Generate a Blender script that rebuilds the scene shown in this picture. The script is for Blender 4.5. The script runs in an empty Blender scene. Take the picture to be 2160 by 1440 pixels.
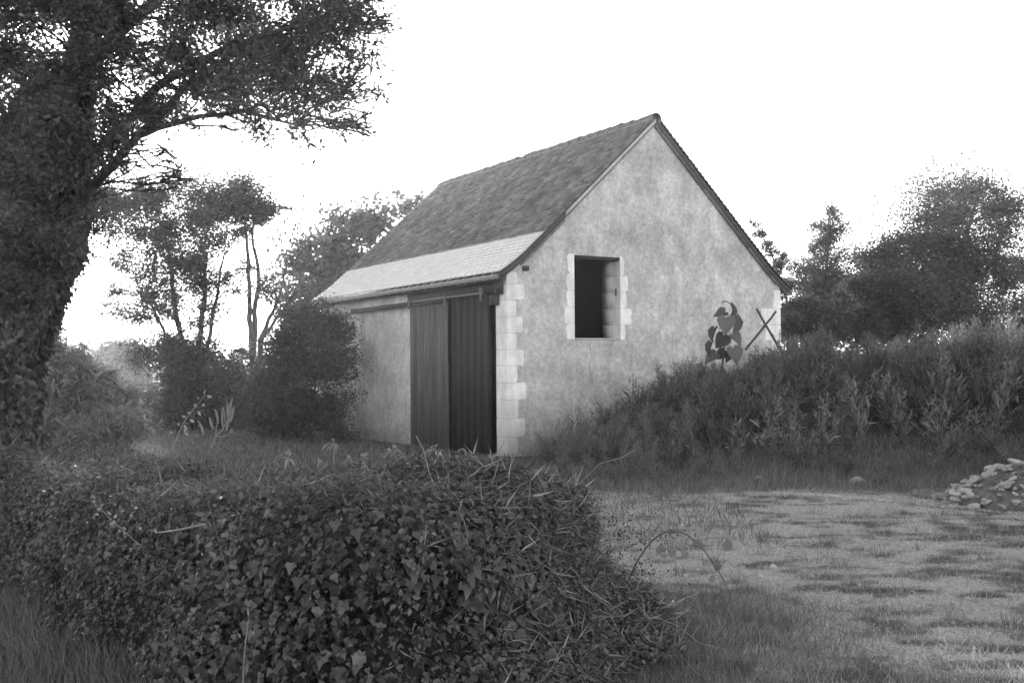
import bpy, bmesh, math, random
import numpy as np
from mathutils import Vector, Matrix, Euler

random.seed(11)
RNG = np.random.default_rng(11)
SC = bpy.context.scene
COL = SC.collection

# ------------------------------------------------------------------ camera, sky, sun, exposure
F_PX, HOR, ROLL, EYE = 2245.0, 778.2, -0.0078, 1.6
cam_data = bpy.data.cameras.new('camera')
cam_data.sensor_width = 36.0
cam_data.lens = F_PX / 2160 * 36
cam_data.shift_y = (HOR - 720) / 2160
cam_data.clip_start = 0.05
cam_data.clip_end = 3000
cam = bpy.data.objects.new('camera', cam_data)
COL.objects.link(cam)
cam.matrix_world = Matrix.Translation((0, 0, EYE)) @ Euler((math.pi / 2, 0, 0)).to_matrix().to_4x4() @ Matrix.Rotation(ROLL, 4, 'Z')
SC.camera = cam

SUN_AZ, SUN_EL = math.radians(-20.5), math.radians(9.6)
SUN_DIR = Vector((math.sin(SUN_AZ) * math.cos(SUN_EL), math.cos(SUN_AZ) * math.cos(SUN_EL), math.sin(SUN_EL)))
world = bpy.data.worlds.new('World')
SC.world = world
world.use_nodes = True
wn = world.node_tree
for n in list(wn.nodes):
    wn.nodes.remove(n)
sky = wn.nodes.new('ShaderNodeTexSky')
sky.sky_type = 'NISHITA'
sky.sun_disc = False
sky.sun_elevation = SUN_EL
sky.sun_rotation = SUN_AZ
sky.air_density = 1.0
sky.dust_density = 0.3
sky.ozone_density = 1.0
bw = wn.nodes.new('ShaderNodeRGBToBW')      # black and white photograph: neutral light
bgn = wn.nodes.new('ShaderNodeBackground')
bgn.inputs['Strength'].default_value = 0.15
wout = wn.nodes.new('ShaderNodeOutputWorld')
wn.links.new(sky.outputs[0], bw.inputs[0])
wn.links.new(bw.outputs[0], bgn.inputs['Color'])
wn.links.new(bgn.outputs[0], wout.inputs['Surface'])

sl = bpy.data.lights.new('sun', 'SUN')
sl.energy = 2.2
sl.angle = math.radians(0.6)
sl.color = (1.0, 0.995, 0.985)
sun = bpy.data.objects.new('sun', sl)
COL.objects.link(sun)
sun.rotation_euler = SUN_DIR.to_track_quat('Z', 'Y').to_euler()

SC.view_settings.view_transform = 'Standard'
SC.view_settings.look = 'None'
SC.view_settings.exposure = 2.12
SC.view_settings.gamma = 1.0
SC.view_settings.use_curve_mapping = False
SC.render.engine = 'CYCLES'
cy = SC.cycles
cy.use_denoising = True
cy.denoiser = 'OPENIMAGEDENOISE'
cy.denoising_input_passes = 'RGB_ALBEDO_NORMAL'
cy.denoising_prefilter = 'NONE'
cy.sample_clamp_direct = 3.0
cy.sample_clamp_indirect = .6
cy.use_adaptive_sampling = False
cy.max_bounces = 6
cy.diffuse_bounces = 3
cy.glossy_bounces = 2
cy.transmission_bounces = 4
cy.transparent_max_bounces = 4
cy.volume_bounces = 0
cy.caustics_reflective = False
cy.caustics_refractive = False

# ------------------------------------------------------------------ helpers
def ray(px, py):
    dx, dy = px - 1080.0, py - HOR
    c, s = math.cos(-ROLL), math.sin(-ROLL)
    return (c * dx - s * dy) / F_PX, -(s * dx + c * dy) / F_PX

def at(px, py, Y):
    u, w = ray(px, py)
    return np.array([u * Y, Y, EYE + w * Y])

def gx(px, Y):
    return (px - 1080.0) / F_PX * Y

def _hash(ix, iy, s):
    h = (ix * 374761393 + iy * 668265263 + s * 974634721) & 0xFFFFFFFF
    h = ((h ^ (h >> 13)) * 1274126177) & 0xFFFFFFFF
    return ((h ^ (h >> 16)) & 0xFFFFFF) / float(0xFFFFFF)

def vnoise(x, y, s=0):
    x = np.asarray(x, float); y = np.asarray(y, float)
    ix = np.floor(x).astype(np.int64); iy = np.floor(y).astype(np.int64)
    fx = x - ix; fy = y - iy
    fx = fx * fx * (3 - 2 * fx); fy = fy * fy * (3 - 2 * fy)
    a = _hash(ix, iy, s); b = _hash(ix + 1, iy, s); c = _hash(ix, iy + 1, s); d = _hash(ix + 1, iy + 1, s)
    return (a * (1 - fx) + b * fx) * (1 - fy) + (c * (1 - fx) + d * fx) * fy

def fbm(x, y, s=0, octs=4):
    t = 0; a = 1; n = 0
    for i in range(octs):
        t = t + a * vnoise(np.asarray(x) * 2 ** i, np.asarray(y) * 2 ** i, s + i * 17)
        n += a; a *= 0.5
    return t / n

def sstep(a, b, x):
    t = np.clip((np.asarray(x, float) - a) / (b - a), 0, 1)
    return t * t * (3 - 2 * t)

def unit(v):
    v = np.asarray(v, float)
    return v / np.maximum(np.linalg.norm(v, axis=-1, keepdims=True), 1e-9)

class Geo:
    """collects vertices, tris/quads and a per-vertex tone; builds ONE mesh object"""
    def __init__(self):
        self.V, self.F3, self.F4, self.A, self.n = [], [], [], [], 0
    def add(self, V, F, a=0.5):
        V = np.asarray(V, float).reshape(-1, 3); F = np.asarray(F, np.int64)
        self.V.append(V)
        (self.F3 if F.shape[1] == 3 else self.F4).append(F + self.n)
        self.A.append(np.full(len(V), a) if np.isscalar(a) else np.asarray(a, float))
        self.n += len(V)
    def add2(self, V, F3, F4, a=0.5):
        base = self.n
        V = np.asarray(V, float)
        self.V.append(V)
        if len(F3): self.F3.append(np.asarray(F3) + base)
        if len(F4): self.F4.append(np.asarray(F4) + base)
        self.A.append(np.full(len(V), a) if np.isscalar(a) else np.asarray(a, float))
        self.n += len(V)
    def box(self, x0, x1, y0, y1, z0, z1, a=0.5):
        V = [(x0, y0, z0), (x1, y0, z0), (x1, y1, z0), (x0, y1, z0), (x0, y0, z1), (x1, y0, z1), (x1, y1, z1), (x0, y1, z1)]
        self.add(V, [(0, 3, 2, 1), (4, 5, 6, 7), (0, 1, 5, 4), (1, 2, 6, 5), (2, 3, 7, 6), (3, 0, 4, 7)], a)
    def tube(self, pts, rad, sides=6, a=0.5):
        pts = np.asarray(pts, float); n = len(pts)
        rad = np.full(n, rad) if np.isscalar(rad) else np.asarray(rad, float)
        tan = unit(np.gradient(pts, axis=0))
        ref = np.array([0.31, 0.17, 0.93]) if abs(tan[0][2]) < 0.8 else np.array([1.0, 0.2, 0.1])
        u = unit(np.cross(tan, ref)); w = np.cross(tan, u)
        ang = np.arange(sides) / sides * 2 * math.pi
        ring = pts[:, None, :] + rad[:, None, None] * (np.cos(ang)[None, :, None] * u[:, None, :] + np.sin(ang)[None, :, None] * w[:, None, :])
        V = ring.reshape(-1, 3)
        i = np.arange(n - 1)[:, None] * sides; j = np.arange(sides)[None, :]; j2 = (j + 1) % sides
        F = np.stack([i + j, i + j2, i + sides + j2, i + sides + j], -1).reshape(-1, 4)
        self.add(V, F, a)
    def leaves(self, P, N, T, S, tmpl, a=0.5):
        tv, tf = tmpl
        P = np.asarray(P, float); n = len(P)
        if n == 0: return
        N = unit(N); T = np.asarray(T, float)
        T = unit(T - (T * N).sum(1, keepdims=True) * N)
        X = np.cross(T, N)
        S = (np.full(n, S) if np.isscalar(S) else np.asarray(S, float))[:, None, None]
        V = P[:, None, :] + S * (tv[None, :, 0:1] * X[:, None, :] + tv[None, :, 1:2] * T[:, None, :] + tv[None, :, 2:3] * N[:, None, :])
        k = len(tv)
        F = (np.arange(n)[:, None, None] * k + tf[None]).reshape(-1, tf.shape[1])
        A = np.full(n, a) if np.isscalar(a) else np.asarray(a, float)
        self.add(V.reshape(-1, 3), F, np.repeat(A, k))
    def build(self, name, mat, parent=None, smooth=False, kind=None):
        me = bpy.data.meshes.new(name)
        if self.n:
            V = np.concatenate(self.V)
            f3 = np.concatenate(self.F3) if self.F3 else np.zeros((0, 3), np.int64)
            f4 = np.concatenate(self.F4) if self.F4 else np.zeros((0, 4), np.int64)
            me.vertices.add(len(V)); me.vertices.foreach_set('co', V.ravel())
            li = np.concatenate([f3.ravel(), f4.ravel()])
            ls = np.concatenate([np.arange(len(f3)) * 3, len(f3) * 3 + np.arange(len(f4)) * 4])
            me.loops.add(len(li)); me.loops.foreach_set('vertex_index', li.astype(np.int32))
            me.polygons.add(len(ls)); me.polygons.foreach_set('loop_start', ls.astype(np.int32))
            if smooth:
                me.polygons.foreach_set('use_smooth', np.ones(len(ls), bool))
            at_ = me.attributes.new('tone', 'FLOAT', 'POINT')
            at_.data.foreach_set('value', np.concatenate(self.A).astype(np.float32))
            me.update(calc_edges=True)
        me.materials.append(mat)
        o = bpy.data.objects.new(name, me)
        COL.objects.link(o)
        if parent: o.parent = parent
        if kind: o['kind'] = kind
        return o

def tag(o, label=None, cat=None, group=None, kind=None):
    if label: o['label'] = label
    if cat: o['category'] = cat
    if group: o['group'] = group
    if kind: o['kind'] = kind
    return o

def empty(name, loc, label=None, cat=None, group=None, rz=0.0):
    o = bpy.data.objects.new(name, None)
    o.location = loc; o.rotation_euler = (0, 0, rz); o.empty_display_size = 0.2
    COL.objects.link(o)
    return tag(o, label, cat, group)

def copy_of(o, parent, loc=None, rot=None, sc=None):
    c = o.copy(); COL.objects.link(c); c.parent = parent
    if loc is not None: c.location = loc
    if rot is not None: c.rotation_euler = rot
    if sc is not None: c.scale = sc
    return c

# leaf templates: x width, y length, z normal
T_DIAMOND = (np.array([(0, 0, 0), (.30, .45, .06), (0, 1, -.05), (-.30, .45, .06)], float), np.array([(0, 1, 2), (0, 2, 3)]))
T_NARROW = (np.array([(0, 0, 0), (.11, .4, .03), (0, 1, -.10), (-.11, .4, .03)], float), np.array([(0, 1, 2), (0, 2, 3)]))
T_STRAW = (np.array([(0, 0, 0), (.011, .4, .002), (0, 1, -.16), (-.011, .4, .002)], float), np.array([(0, 1, 2), (0, 2, 3)]))
T_OVAL = (np.array([(0, 0, 0), (.24, .28, .07), (.24, .62, .05), (0, 1, -.08), (-.24, .62, .05), (-.24, .28, .07)], float), np.array([(0, 1, 2, 3), (0, 3, 4, 5)]))
T_ROUND = (np.array([(0, 0, 0), (.36, .18, .07), (.42, .58, .06), (0, 1, -.04), (-.42, .58, .06), (-.36, .18, .07)], float), np.array([(0, 1, 2, 3), (0, 3, 4, 5)]))
T_IVY = (np.array([(0, .16, -.03), (0, 0, 0), (.30, -.10, .03), (.52, .22, .0), (.27, .46, .05), (0, 1, -.10), (-.27, .46, .05), (-.52, .22, .0), (-.30, -.10, .03)], float),
         np.array([(0, 1, 2), (0, 2, 3), (0, 3, 4), (0, 4, 5), (0, 5, 6), (0, 6, 7), (0, 7, 8), (0, 8, 1)]))
T_HEART = (np.array([(0, .06, -.02), (.17, -.10, .03), (.40, -.04, .05), (.50, .22, .16), (.38, .52, .13), (.16, .82, .0), (0, 1.0, -.14), (-.16, .82, .0), (-.38, .52, .13), (-.50, .22, .16), (-.40, -.04, .05), (-.17, -.10, .03), (0, .45, -.05)], float),
           np.array([(12, 0, 1), (12, 1, 2), (12, 2, 3), (12, 3, 4), (12, 4, 5), (12, 5, 6), (12, 6, 7), (12, 7, 8), (12, 8, 9), (12, 9, 10), (12, 10, 11), (12, 11, 0)]))
T_BLADE = (np.array([(-.022, 0, 0), (.022, 0, 0), (.016, .55, .10), (-.016, .55, .10), (0, 1, .32)], float), np.array([(0, 1, 2), (0, 2, 3), (3, 2, 4)]))

def rvec(n, rng=RNG):
    return unit(rng.normal(size=(n, 3)))

# ------------------------------------------------------------------ materials (all neutral: the photograph is black and white)
def g3(v): return (v, v, v, 1)

def new_mat(name):
    m = bpy.data.materials.new(name); m.use_nodes = True
    nt = m.node_tree
    for n in list(nt.nodes): nt.nodes.remove(n)
    return m, nt, nt.nodes.new('ShaderNodeOutputMaterial')

def leaf_mat(name, base, spread=0.6, transl=0.3, gloss=0.06, rough=0.4):
    m, nt, out = new_mat(name)
    N, L = nt.nodes.new, nt.links.new
    at_ = N('ShaderNodeAttribute'); at_.attribute_name = 'tone'
    mr = N('ShaderNodeMapRange')
    mr.inputs['To Min'].default_value = base * (1 - spread); mr.inputs['To Max'].default_value = base * (1 + spread)
    L(at_.outputs['Fac'], mr.inputs['Value'])
    d = N('ShaderNodeBsdfDiffuse'); t = N('ShaderNodeBsdfTranslucent'); g = N('ShaderNodeBsdfGlossy')
    g.inputs['Roughness'].default_value = rough; g.inputs['Color'].default_value = g3(0.8)
    L(mr.outputs[0], d.inputs['Color'])
    mu = N('ShaderNodeMath'); mu.operation = 'MULTIPLY'; mu.inputs[1].default_value = 1.3
    L(mr.outputs[0], mu.inputs[0]); L(mu.outputs[0], t.inputs['Color'])
    x1 = N('ShaderNodeMixShader'); x1.inputs[0].default_value = transl
    L(d.outputs[0], x1.inputs[1]); L(t.outputs[0], x1.inputs[2])
    x2 = N('ShaderNodeMixShader')
    fr = N('ShaderNodeLayerWeight'); fr.inputs['Blend'].default_value = 0.25
    m2 = N('ShaderNodeMath'); m2.operation = 'MULTIPLY_ADD'; m2.inputs[1].default_value = gloss * 2.0; m2.inputs[2].default_value = gloss * 0.4
    L(fr.outputs['Fresnel'], m2.inputs[0]); L(m2.outputs[0], x2.inputs[0])
    L(x1.outputs[0], x2.inputs[1]); L(g.outputs[0], x2.inputs[2])
    L(x2.outputs[0], out.inputs['Surface'])
    return m

def solid_mat(name, lo, hi, scale=(8, 8, 8), rough=0.85, bump=0.3, bscale=40, spec=0.3, tone=0.25, detail=6, bdist=0.02, big=None, bigscale=1.2, coord='Object'):
    """noise between two greys x per-piece tone, with bump"""
    m, nt, out = new_mat(name)
    N, L = nt.nodes.new, nt.links.new
    tc = N('ShaderNodeTexCoord'); mp = N('ShaderNodeMapping'); mp.inputs['Scale'].default_value = scale
    L(tc.outputs[coord], mp.inputs[0])
    nz = N('ShaderNodeTexNoise'); nz.inputs['Scale'].default_value = 1.0; nz.inputs['Detail'].default_value = detail; nz.inputs['Roughness'].default_value = 0.62
    L(mp.outputs[0], nz.inputs['Vector'])
    rp = N('ShaderNodeValToRGB')
    rp.color_ramp.elements[0].position = 0.32; rp.color_ramp.elements[1].position = 0.68
    rp.color_ramp.elements[0].color = g3(lo); rp.color_ramp.elements[1].color = g3(hi)
    L(nz.outputs['Fac'], rp.inputs[0])
    at_ = N('ShaderNodeAttribute'); at_.attribute_name = 'tone'
    mr = N('ShaderNodeMapRange'); mr.inputs['To Min'].default_value = 1 - tone; mr.inputs['To Max'].default_value = 1 + tone
    L(at_.outputs['Fac'], mr.inputs['Value'])
    mx = N('ShaderNodeVectorMath'); mx.operation = 'SCALE'
    L(rp.outputs[0], mx.inputs[0]); L(mr.outputs[0], mx.inputs['Scale'])
    col = mx.outputs[0]
    if big:
        nb = N('ShaderNodeTexNoise'); nb.inputs['Scale'].default_value = bigscale; nb.inputs['Detail'].default_value = 5
        L(tc.outputs[coord], nb.inputs['Vector'])
        r2 = N('ShaderNodeMapRange'); r2.inputs['From Min'].default_value = 0.33; r2.inputs['From Max'].default_value = 0.68
        r2.inputs['To Min'].default_value = big[0]; r2.inputs['To Max'].default_value = big[1]
        L(nb.outputs['Fac'], r2.inputs['Value'])
        m3 = N('ShaderNodeVectorMath'); m3.operation = 'SCALE'
        L(col, m3.inputs[0]); L(r2.outputs[0], m3.inputs['Scale']); col = m3.outputs[0]
    p = N('ShaderNodeBsdfPrincipled')
    p.inputs['Roughness'].default_value = rough
    p.inputs['Specular IOR Level'].default_value = spec
    L(col, p.inputs['Base Color'])
    if bump:
        nb2 = N('ShaderNodeTexNoise'); nb2.inputs['Scale'].default_value = bscale; nb2.inputs['Detail'].default_value = 6
        L(tc.outputs[coord], nb2.inputs['Vector'])
        bp = N('ShaderNodeBump'); bp.inputs['Strength'].default_value = bump; bp.inputs['Distance'].default_value = bdist
        L(nb2.outputs['Fac'], bp.inputs['Height']); L(bp.outputs[0], p.inputs['Normal'])
    L(p.outputs[0], out.inputs['Surface'])
    m['bsdf'] = p.name
    return m

M = {}
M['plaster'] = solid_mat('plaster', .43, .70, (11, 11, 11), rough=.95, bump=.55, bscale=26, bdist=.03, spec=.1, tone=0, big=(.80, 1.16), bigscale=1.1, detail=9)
def weather_plaster(m, pit=.76):
    """rain streaks, a splashed and damp foot, pitted roughcast"""
    nt = m.node_tree; N, L = nt.nodes.new, nt.links.new
    p = nt.nodes[m['bsdf']]; src = p.inputs['Base Color'].links[0].from_socket
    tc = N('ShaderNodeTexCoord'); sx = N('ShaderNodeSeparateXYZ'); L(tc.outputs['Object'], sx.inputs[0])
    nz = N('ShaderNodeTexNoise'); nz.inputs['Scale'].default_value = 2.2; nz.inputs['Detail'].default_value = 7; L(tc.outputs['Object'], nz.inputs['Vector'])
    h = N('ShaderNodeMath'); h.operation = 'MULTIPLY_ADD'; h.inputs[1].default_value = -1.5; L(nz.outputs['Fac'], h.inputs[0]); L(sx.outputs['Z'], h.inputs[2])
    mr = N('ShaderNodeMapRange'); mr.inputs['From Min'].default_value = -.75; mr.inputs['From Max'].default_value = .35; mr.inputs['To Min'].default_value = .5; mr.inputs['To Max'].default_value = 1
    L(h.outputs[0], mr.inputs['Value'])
    mp = N('ShaderNodeMapping'); mp.inputs['Scale'].default_value = (3.2, 3.2, 2.0); L(tc.outputs['Object'], mp.inputs[0])
    n2 = N('ShaderNodeTexNoise'); n2.inputs['Scale'].default_value = 1; n2.inputs['Detail'].default_value = 6; L(mp.outputs[0], n2.inputs['Vector'])
    m2 = N('ShaderNodeMapRange'); m2.inputs['From Min'].default_value = .38; m2.inputs['From Max'].default_value = .62; m2.inputs['To Min'].default_value = .82; m2.inputs['To Max'].default_value = 1.08; L(n2.outputs['Fac'], m2.inputs['Value'])
    n3 = N('ShaderNodeTexNoise'); n3.inputs['Scale'].default_value = 34; n3.inputs['Detail'].default_value = 4; n3.inputs['Roughness'].default_value = .7; L(tc.outputs['Object'], n3.inputs['Vector'])
    m3 = N('ShaderNodeMapRange'); m3.inputs['From Min'].default_value = .36; m3.inputs['From Max'].default_value = .5; m3.inputs['To Min'].default_value = pit; m3.inputs['To Max'].default_value = 1.04; L(n3.outputs['Fac'], m3.inputs['Value'])
    col = src
    for q in (mr, m2, m3):
        v = N('ShaderNodeVectorMath'); v.operation = 'SCALE'; L(col, v.inputs[0]); L(q.outputs[0], v.inputs['Scale']); col = v.outputs[0]
    L(col, p.inputs['Base Color'])
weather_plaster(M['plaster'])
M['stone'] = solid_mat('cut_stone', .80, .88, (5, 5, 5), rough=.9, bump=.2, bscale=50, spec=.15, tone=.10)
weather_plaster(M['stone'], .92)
M['tile'] = solid_mat('clay_tile', .12, .235, (5, 5, 5), rough=.9, bump=.3, bscale=60, spec=.15, tone=.40, big=(.74, 1.24), bigscale=1.6)
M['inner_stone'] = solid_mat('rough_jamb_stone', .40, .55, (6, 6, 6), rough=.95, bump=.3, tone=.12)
M['slate'] = solid_mat('slate', .52, .62, (6, 6, 6), rough=.42, bump=.06, bscale=30, spec=1.0, tone=.12)
_b = M['slate'].node_tree.nodes[M['slate']['bsdf']]; _b.inputs['IOR'].default_value = 2.0
M['mortar'] = solid_mat('mortar', .40, .55, (12, 12, 12), rough=.95, bump=.3, tone=.1)
M['zinc'] = solid_mat('zinc', .34, .48, (6, 6, 6), rough=.42, bump=.05, spec=.6, tone=.1)
M['old_wood'] = solid_mat('weathered_wood', .04, .165, (38, 38, 1.1), rough=.85, bump=.5, bscale=22, spec=.2, tone=.3)
M['board_wood'] = solid_mat('verge_board_wood', .17, .30, (14, 14, 6), rough=.9, bump=.3, tone=.15)
M['dark_wood'] = solid_mat('dark_panel_wood', .015, .028, (26, 26, 1.6), rough=.7, bump=.3, bscale=30, spec=.25, tone=.12)
M['beam'] = solid_mat('dark_beam_wood', .05, .09, (3, 14, 14), rough=.85, bump=.3, tone=.1)
M['interior_shade'] = solid_mat('painted_interior_shade', .006, .010, (9, 9, 2), rough=1, bump=.2, spec=.02, tone=.1)  # near-black colour standing in for the shade inside the window
M['iron'] = solid_mat('grey_iron', .13, .2, (20, 20, 20), rough=.6, bump=.1, tone=.2)
M['bark'] = solid_mat('bark', .05, .11, (9, 9, 3), rough=.95, bump=.8, bscale=18, bdist=.05, tone=.2)
M['stick'] = solid_mat('dead_wood', .06, .14, (18, 18, 18), rough=.9, bump=.4, tone=.2)
M['rock'] = solid_mat('limestone_rubble', .26, .46, (7, 7, 7), rough=.95, bump=.5, bscale=18, bdist=.03, tone=.3)
M['soil'] = solid_mat('rubble_soil', .06, .20, (9, 9, 9), rough=1, bump=.9, bscale=16, bdist=.06, tone=.2)
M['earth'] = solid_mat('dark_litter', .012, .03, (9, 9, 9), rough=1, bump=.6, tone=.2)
M['ivy'] = leaf_mat('ivy_leaf', .058, .8, .2, .12, .34)
M['bramble'] = leaf_mat('bramble_leaf', .12, .6, .25, .06, .45)
M['topgrowth'] = leaf_mat('hedge_top_growth', .11, .7, .35, .05, .45)
M['tree_leaf'] = leaf_mat('tree_leaf', .10, .4, .38, .05, .45)
M['far_leaf'] = leaf_mat('far_tree_leaf', .125, .45, .38, .04, .5)
M['bush_leaf'] = leaf_mat('bush_leaf', .10, .5, .30, .03, .5)
M['weed'] = leaf_mat('weed_leaf', .15, .6, .28, .02, .6)
M['palweed'] = leaf_mat('pale_weed_leaf', .22, .4, .28, .02, .6)
M['grass'] = leaf_mat('grass_blade', .16, .65, .3, .03, .5)
M['turf'] = leaf_mat('turf_blade', .21, .6, .3, .03, .5)
M['dry'] = leaf_mat('dry_straw', .27, .45, .3, .05, .45)
M['drygrass'] = leaf_mat('dry_grass_blade', .42, .55, .3, .03, .5)
M['catalpa'] = leaf_mat('big_heart_leaf', .12, .7, .35, .05, .45)
M['pale_plant'] = leaf_mat('pale_plant', .24, .35, .3, .05, .45)
M['berry'] = solid_mat('dark_berry', .012, .03, (30, 30, 30), rough=.6, bump=0, spec=.15, tone=.2)

# ground: soil, dry turf and green turf blended by real patches stored on the sheet
def ground_mat():
    m, nt, out = new_mat('ground_surface')
    N, L = nt.nodes.new, nt.links.new
    tc = N('ShaderNodeTexCoord')
    at_ = N('ShaderNodeAttribute'); at_.attribute_name = 'tone'
    n1 = N('ShaderNodeTexNoise'); n1.inputs['Scale'].default_value = 14; n1.inputs['Detail'].default_value = 8; n1.inputs['Roughness'].default_value = .7
    n2 = N('ShaderNodeTexNoise'); n2.inputs['Scale'].default_value = 26; n2.inputs['Detail'].default_value = 8; n2.inputs['Roughness'].default_value = .75
    for n in (n1, n2): L(tc.outputs['Object'], n.inputs['Vector'])
    ad = N('ShaderNodeMath'); ad.operation = 'MULTIPLY_ADD'; ad.inputs[1].default_value = .9
    L(n1.outputs['Fac'], ad.inputs[0]); L(at_.outputs['Fac'], ad.inputs[2])
    sb = N('ShaderNodeMath'); sb.operation = 'SUBTRACT'; sb.inputs[1].default_value = .45
    L(ad.outputs[0], sb.inputs[0])
    rp = N('ShaderNodeValToRGB'); e = rp.color_ramp.elements
    e[0].position = .15; e[0].color = g3(.08)
    e[1].position = .95; e[1].color = g3(.46)
    e2 = e.new(.5); e2.color = g3(.20)
    e3 = e.new(.72); e3.color = g3(.38)
    L(sb.outputs[0], rp.inputs[0])
    mr = N('ShaderNodeMapRange'); mr.inputs['From Min'].default_value = .34; mr.inputs['From Max'].default_value = .64; mr.inputs['To Min'].default_value = .55; mr.inputs['To Max'].default_value = 1.35
    L(n2.outputs['Fac'], mr.inputs['Value'])
    sc = N('ShaderNodeVectorMath'); sc.operation = 'SCALE'
    L(rp.outputs[0], sc.inputs[0]); L(mr.outputs[0], sc.inputs['Scale'])
    p = N('ShaderNodeBsdfPrincipled'); p.inputs['Roughness'].default_value = 1; p.inputs['Specular IOR Level'].default_value = .1
    L(sc.outputs[0], p.inputs['Base Color'])
    ba = N('ShaderNodeMath'); ba.operation = 'ADD'; L(n1.outputs['Fac'], ba.inputs[0]); L(n2.outputs['Fac'], ba.inputs[1])
    bp = N('ShaderNodeBump'); bp.inputs['Strength'].default_value = .8; bp.inputs['Distance'].default_value = .04
    L(ba.outputs[0], bp.inputs['Height']); L(bp.outputs[0], p.inputs['Normal'])
    L(p.outputs[0], out.inputs['Surface'])
    return m
M['ground'] = ground_mat()

# ------------------------------------------------------------------ barn frame
TH = 0.5625
BX, BY = -0.084, 19.367
BW, BL = 6.98, 8.86
GD = np.array([math.cos(TH), math.sin(TH)]); LD = np.array([-math.sin(TH), math.cos(TH)])
def b2w(x, y, z=0):
    p = np.array([BX, BY]) + x * GD + y * LD
    return np.array([p[0], p[1], z])
def w2b(x, y):
    dx, dy = np.asarray(x) - BX, np.asarray(y) - BY
    return dx * GD[0] + dy * GD[1], dx * LD[0] + dy * LD[1]

# ------------------------------------------------------------------ terrain
def gz(x, y):
    x = np.asarray(x, float); y = np.asarray(y, float)
    along = sstep(0.3, 5.2, x - 0.10 * (y - 18))
    front = sstep(14.3 - 0.5 * sstep(2, 6, x), 17.6, y)
    back = 1 - sstep(24, 33, y)
    mound = 1.32 * along * front * back * (0.9 + 0.25 * fbm(x * .5, y * .5, 3))
    bx, by = w2b(x, y)
    inside = (bx > -.3) & (bx < BW + .2) & (by > 0.02) & (by < BL + .2)
    mound = np.where(inside, np.minimum(mound, 0.0), mound)
    rough = 0.05 * (fbm(x * 1.3, y * 1.3, 5, 3) - .5) * sstep(3, 6, y)
    return mound + np.where(inside, 0, rough)

def bare(x, y):
    """1 = pale dry bare ground, 0 = green turf"""
    x = np.asarray(x, float); y = np.asarray(y, float)
    n = fbm(x * .55 + .5 * y * .1, y * .9, 21, 3)
    n2 = fbm(x * 1.5, y * 2.2, 22, 4)
    clear = sstep(.15, 1.0, x - .04 * (y - 8)) * sstep(15.2, 13.2, y + .15 * (fbm(x, y, 8) - .5))
    n3 = fbm(x * 4.2, y * 6.5, 23, 3)
    b = .76 + .7 * (n - .5) + 1.3 * (n2 - .5) + 2.1 * (n3 - .5)
    near = sstep(5.2, 8.2, y)                       # greener towards the camera
    b = b - .34 * (1 - near) + .22 * sstep(8, 11, y) * sstep(4.2, 2, x)
    trk = np.exp(-((y - (13.2 - .83 * (x - 3.65))) / .15) ** 2) * sstep(3.2, 3.8, x) * (.55 + .9 * vnoise(x * 3, y * 3, 29))   # pale gravel line at the foot of the mound
    b = np.clip(b, .02, .95) * clear + .10 * (1 - clear)
    return np.clip(np.maximum(b, trk * .95), 0, 1)

def axis(a, b, step, far):
    core = np.arange(a, b + step / 2, step)
    out = []
    d, p = step * 1.5, b
    while p < far:
        p += d; d *= 1.45; out.append(min(p, far))
    lo = []
    d, p = step * 1.5, a
    while p > -far:
        p -= d; d *= 1.45; lo.append(max(p, -far))
    return np.concatenate([lo[::-1], core, out])

xs = axis(-7, 9, .085, 380); ys = axis(3.2, 24, .085, 380)
GXm, GYm = np.meshgrid(xs, ys)
GZm = gz(GXm, GYm)
nx, ny = len(xs), len(ys)
idx = np.arange(nx * ny).reshape(ny, nx)
Fg = np.stack([idx[:-1, :-1], idx[:-1, 1:], idx[1:, 1:], idx[1:, :-1]], -1).reshape(-1, 4)
g = Geo(); g.add(np.stack([GXm, GYm, GZm], -1).reshape(-1, 3), Fg, bare(GXm, GYm).ravel())
ground = g.build('ground', M['ground'], smooth=True, kind='structure')
ground['label'] = 'dry patchy grass ground round the barn with a weedy mound beside the gable'

# ------------------------------------------------------------------ barn
barn = empty('stone_barn', (BX, BY, 0), 'old rendered stone barn with steep tiled roof and tall sliding doors', 'barn', rz=TH)
APEX = 6.60
PROF = [(-.20, 3.36), (-.05, 3.455), (.12, 3.575), (.32, 3.73), (.95, 4.29), (BW / 2, APEX)]
def ztop(x):
    x = x if x <= BW / 2 else BW - x
    for (a, za), (b, zb) in zip(PROF, PROF[1:]):
        if x <= b: return za + (zb - za) * (x - a) / (b - a)
    return APEX

def prism(polys, axis_, d0, d1, name, mat, parent):
    """2-D faces sharing corners, pushed from d0 to d1 (axis 'y': (x,z) faces, axis 'x': (y,z) faces)"""
    bm = bmesh.new(); cache = {}
    def vert(p):
        k = (round(p[0], 4), round(p[1], 4))
        if k not in cache:
            cache[k] = bm.verts.new((p[0], d0, p[1]) if axis_ == 'y' else (d0, p[0], p[1]))
        return cache[k]
    fs = [bm.faces.new([vert(p) for p in poly]) for poly in polys]
    r = bmesh.ops.extrude_face_region(bm, geom=fs)
    vs = [e for e in r['geom'] if isinstance(e, bmesh.types.BMVert)]
    bmesh.ops.translate(bm, verts=vs, vec=(0, d1 - d0, 0) if axis_ == 'y' else (d1 - d0, 0, 0))
    bmesh.ops.recalc_face_normals(bm, faces=bm.faces)
    me = bpy.data.meshes.new(name); bm.to_mesh(me); bm.free()
    me.materials.append(mat)
    o = bpy.data.objects.new(name, me); COL.objects.link(o); o.parent = parent
    return o

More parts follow.
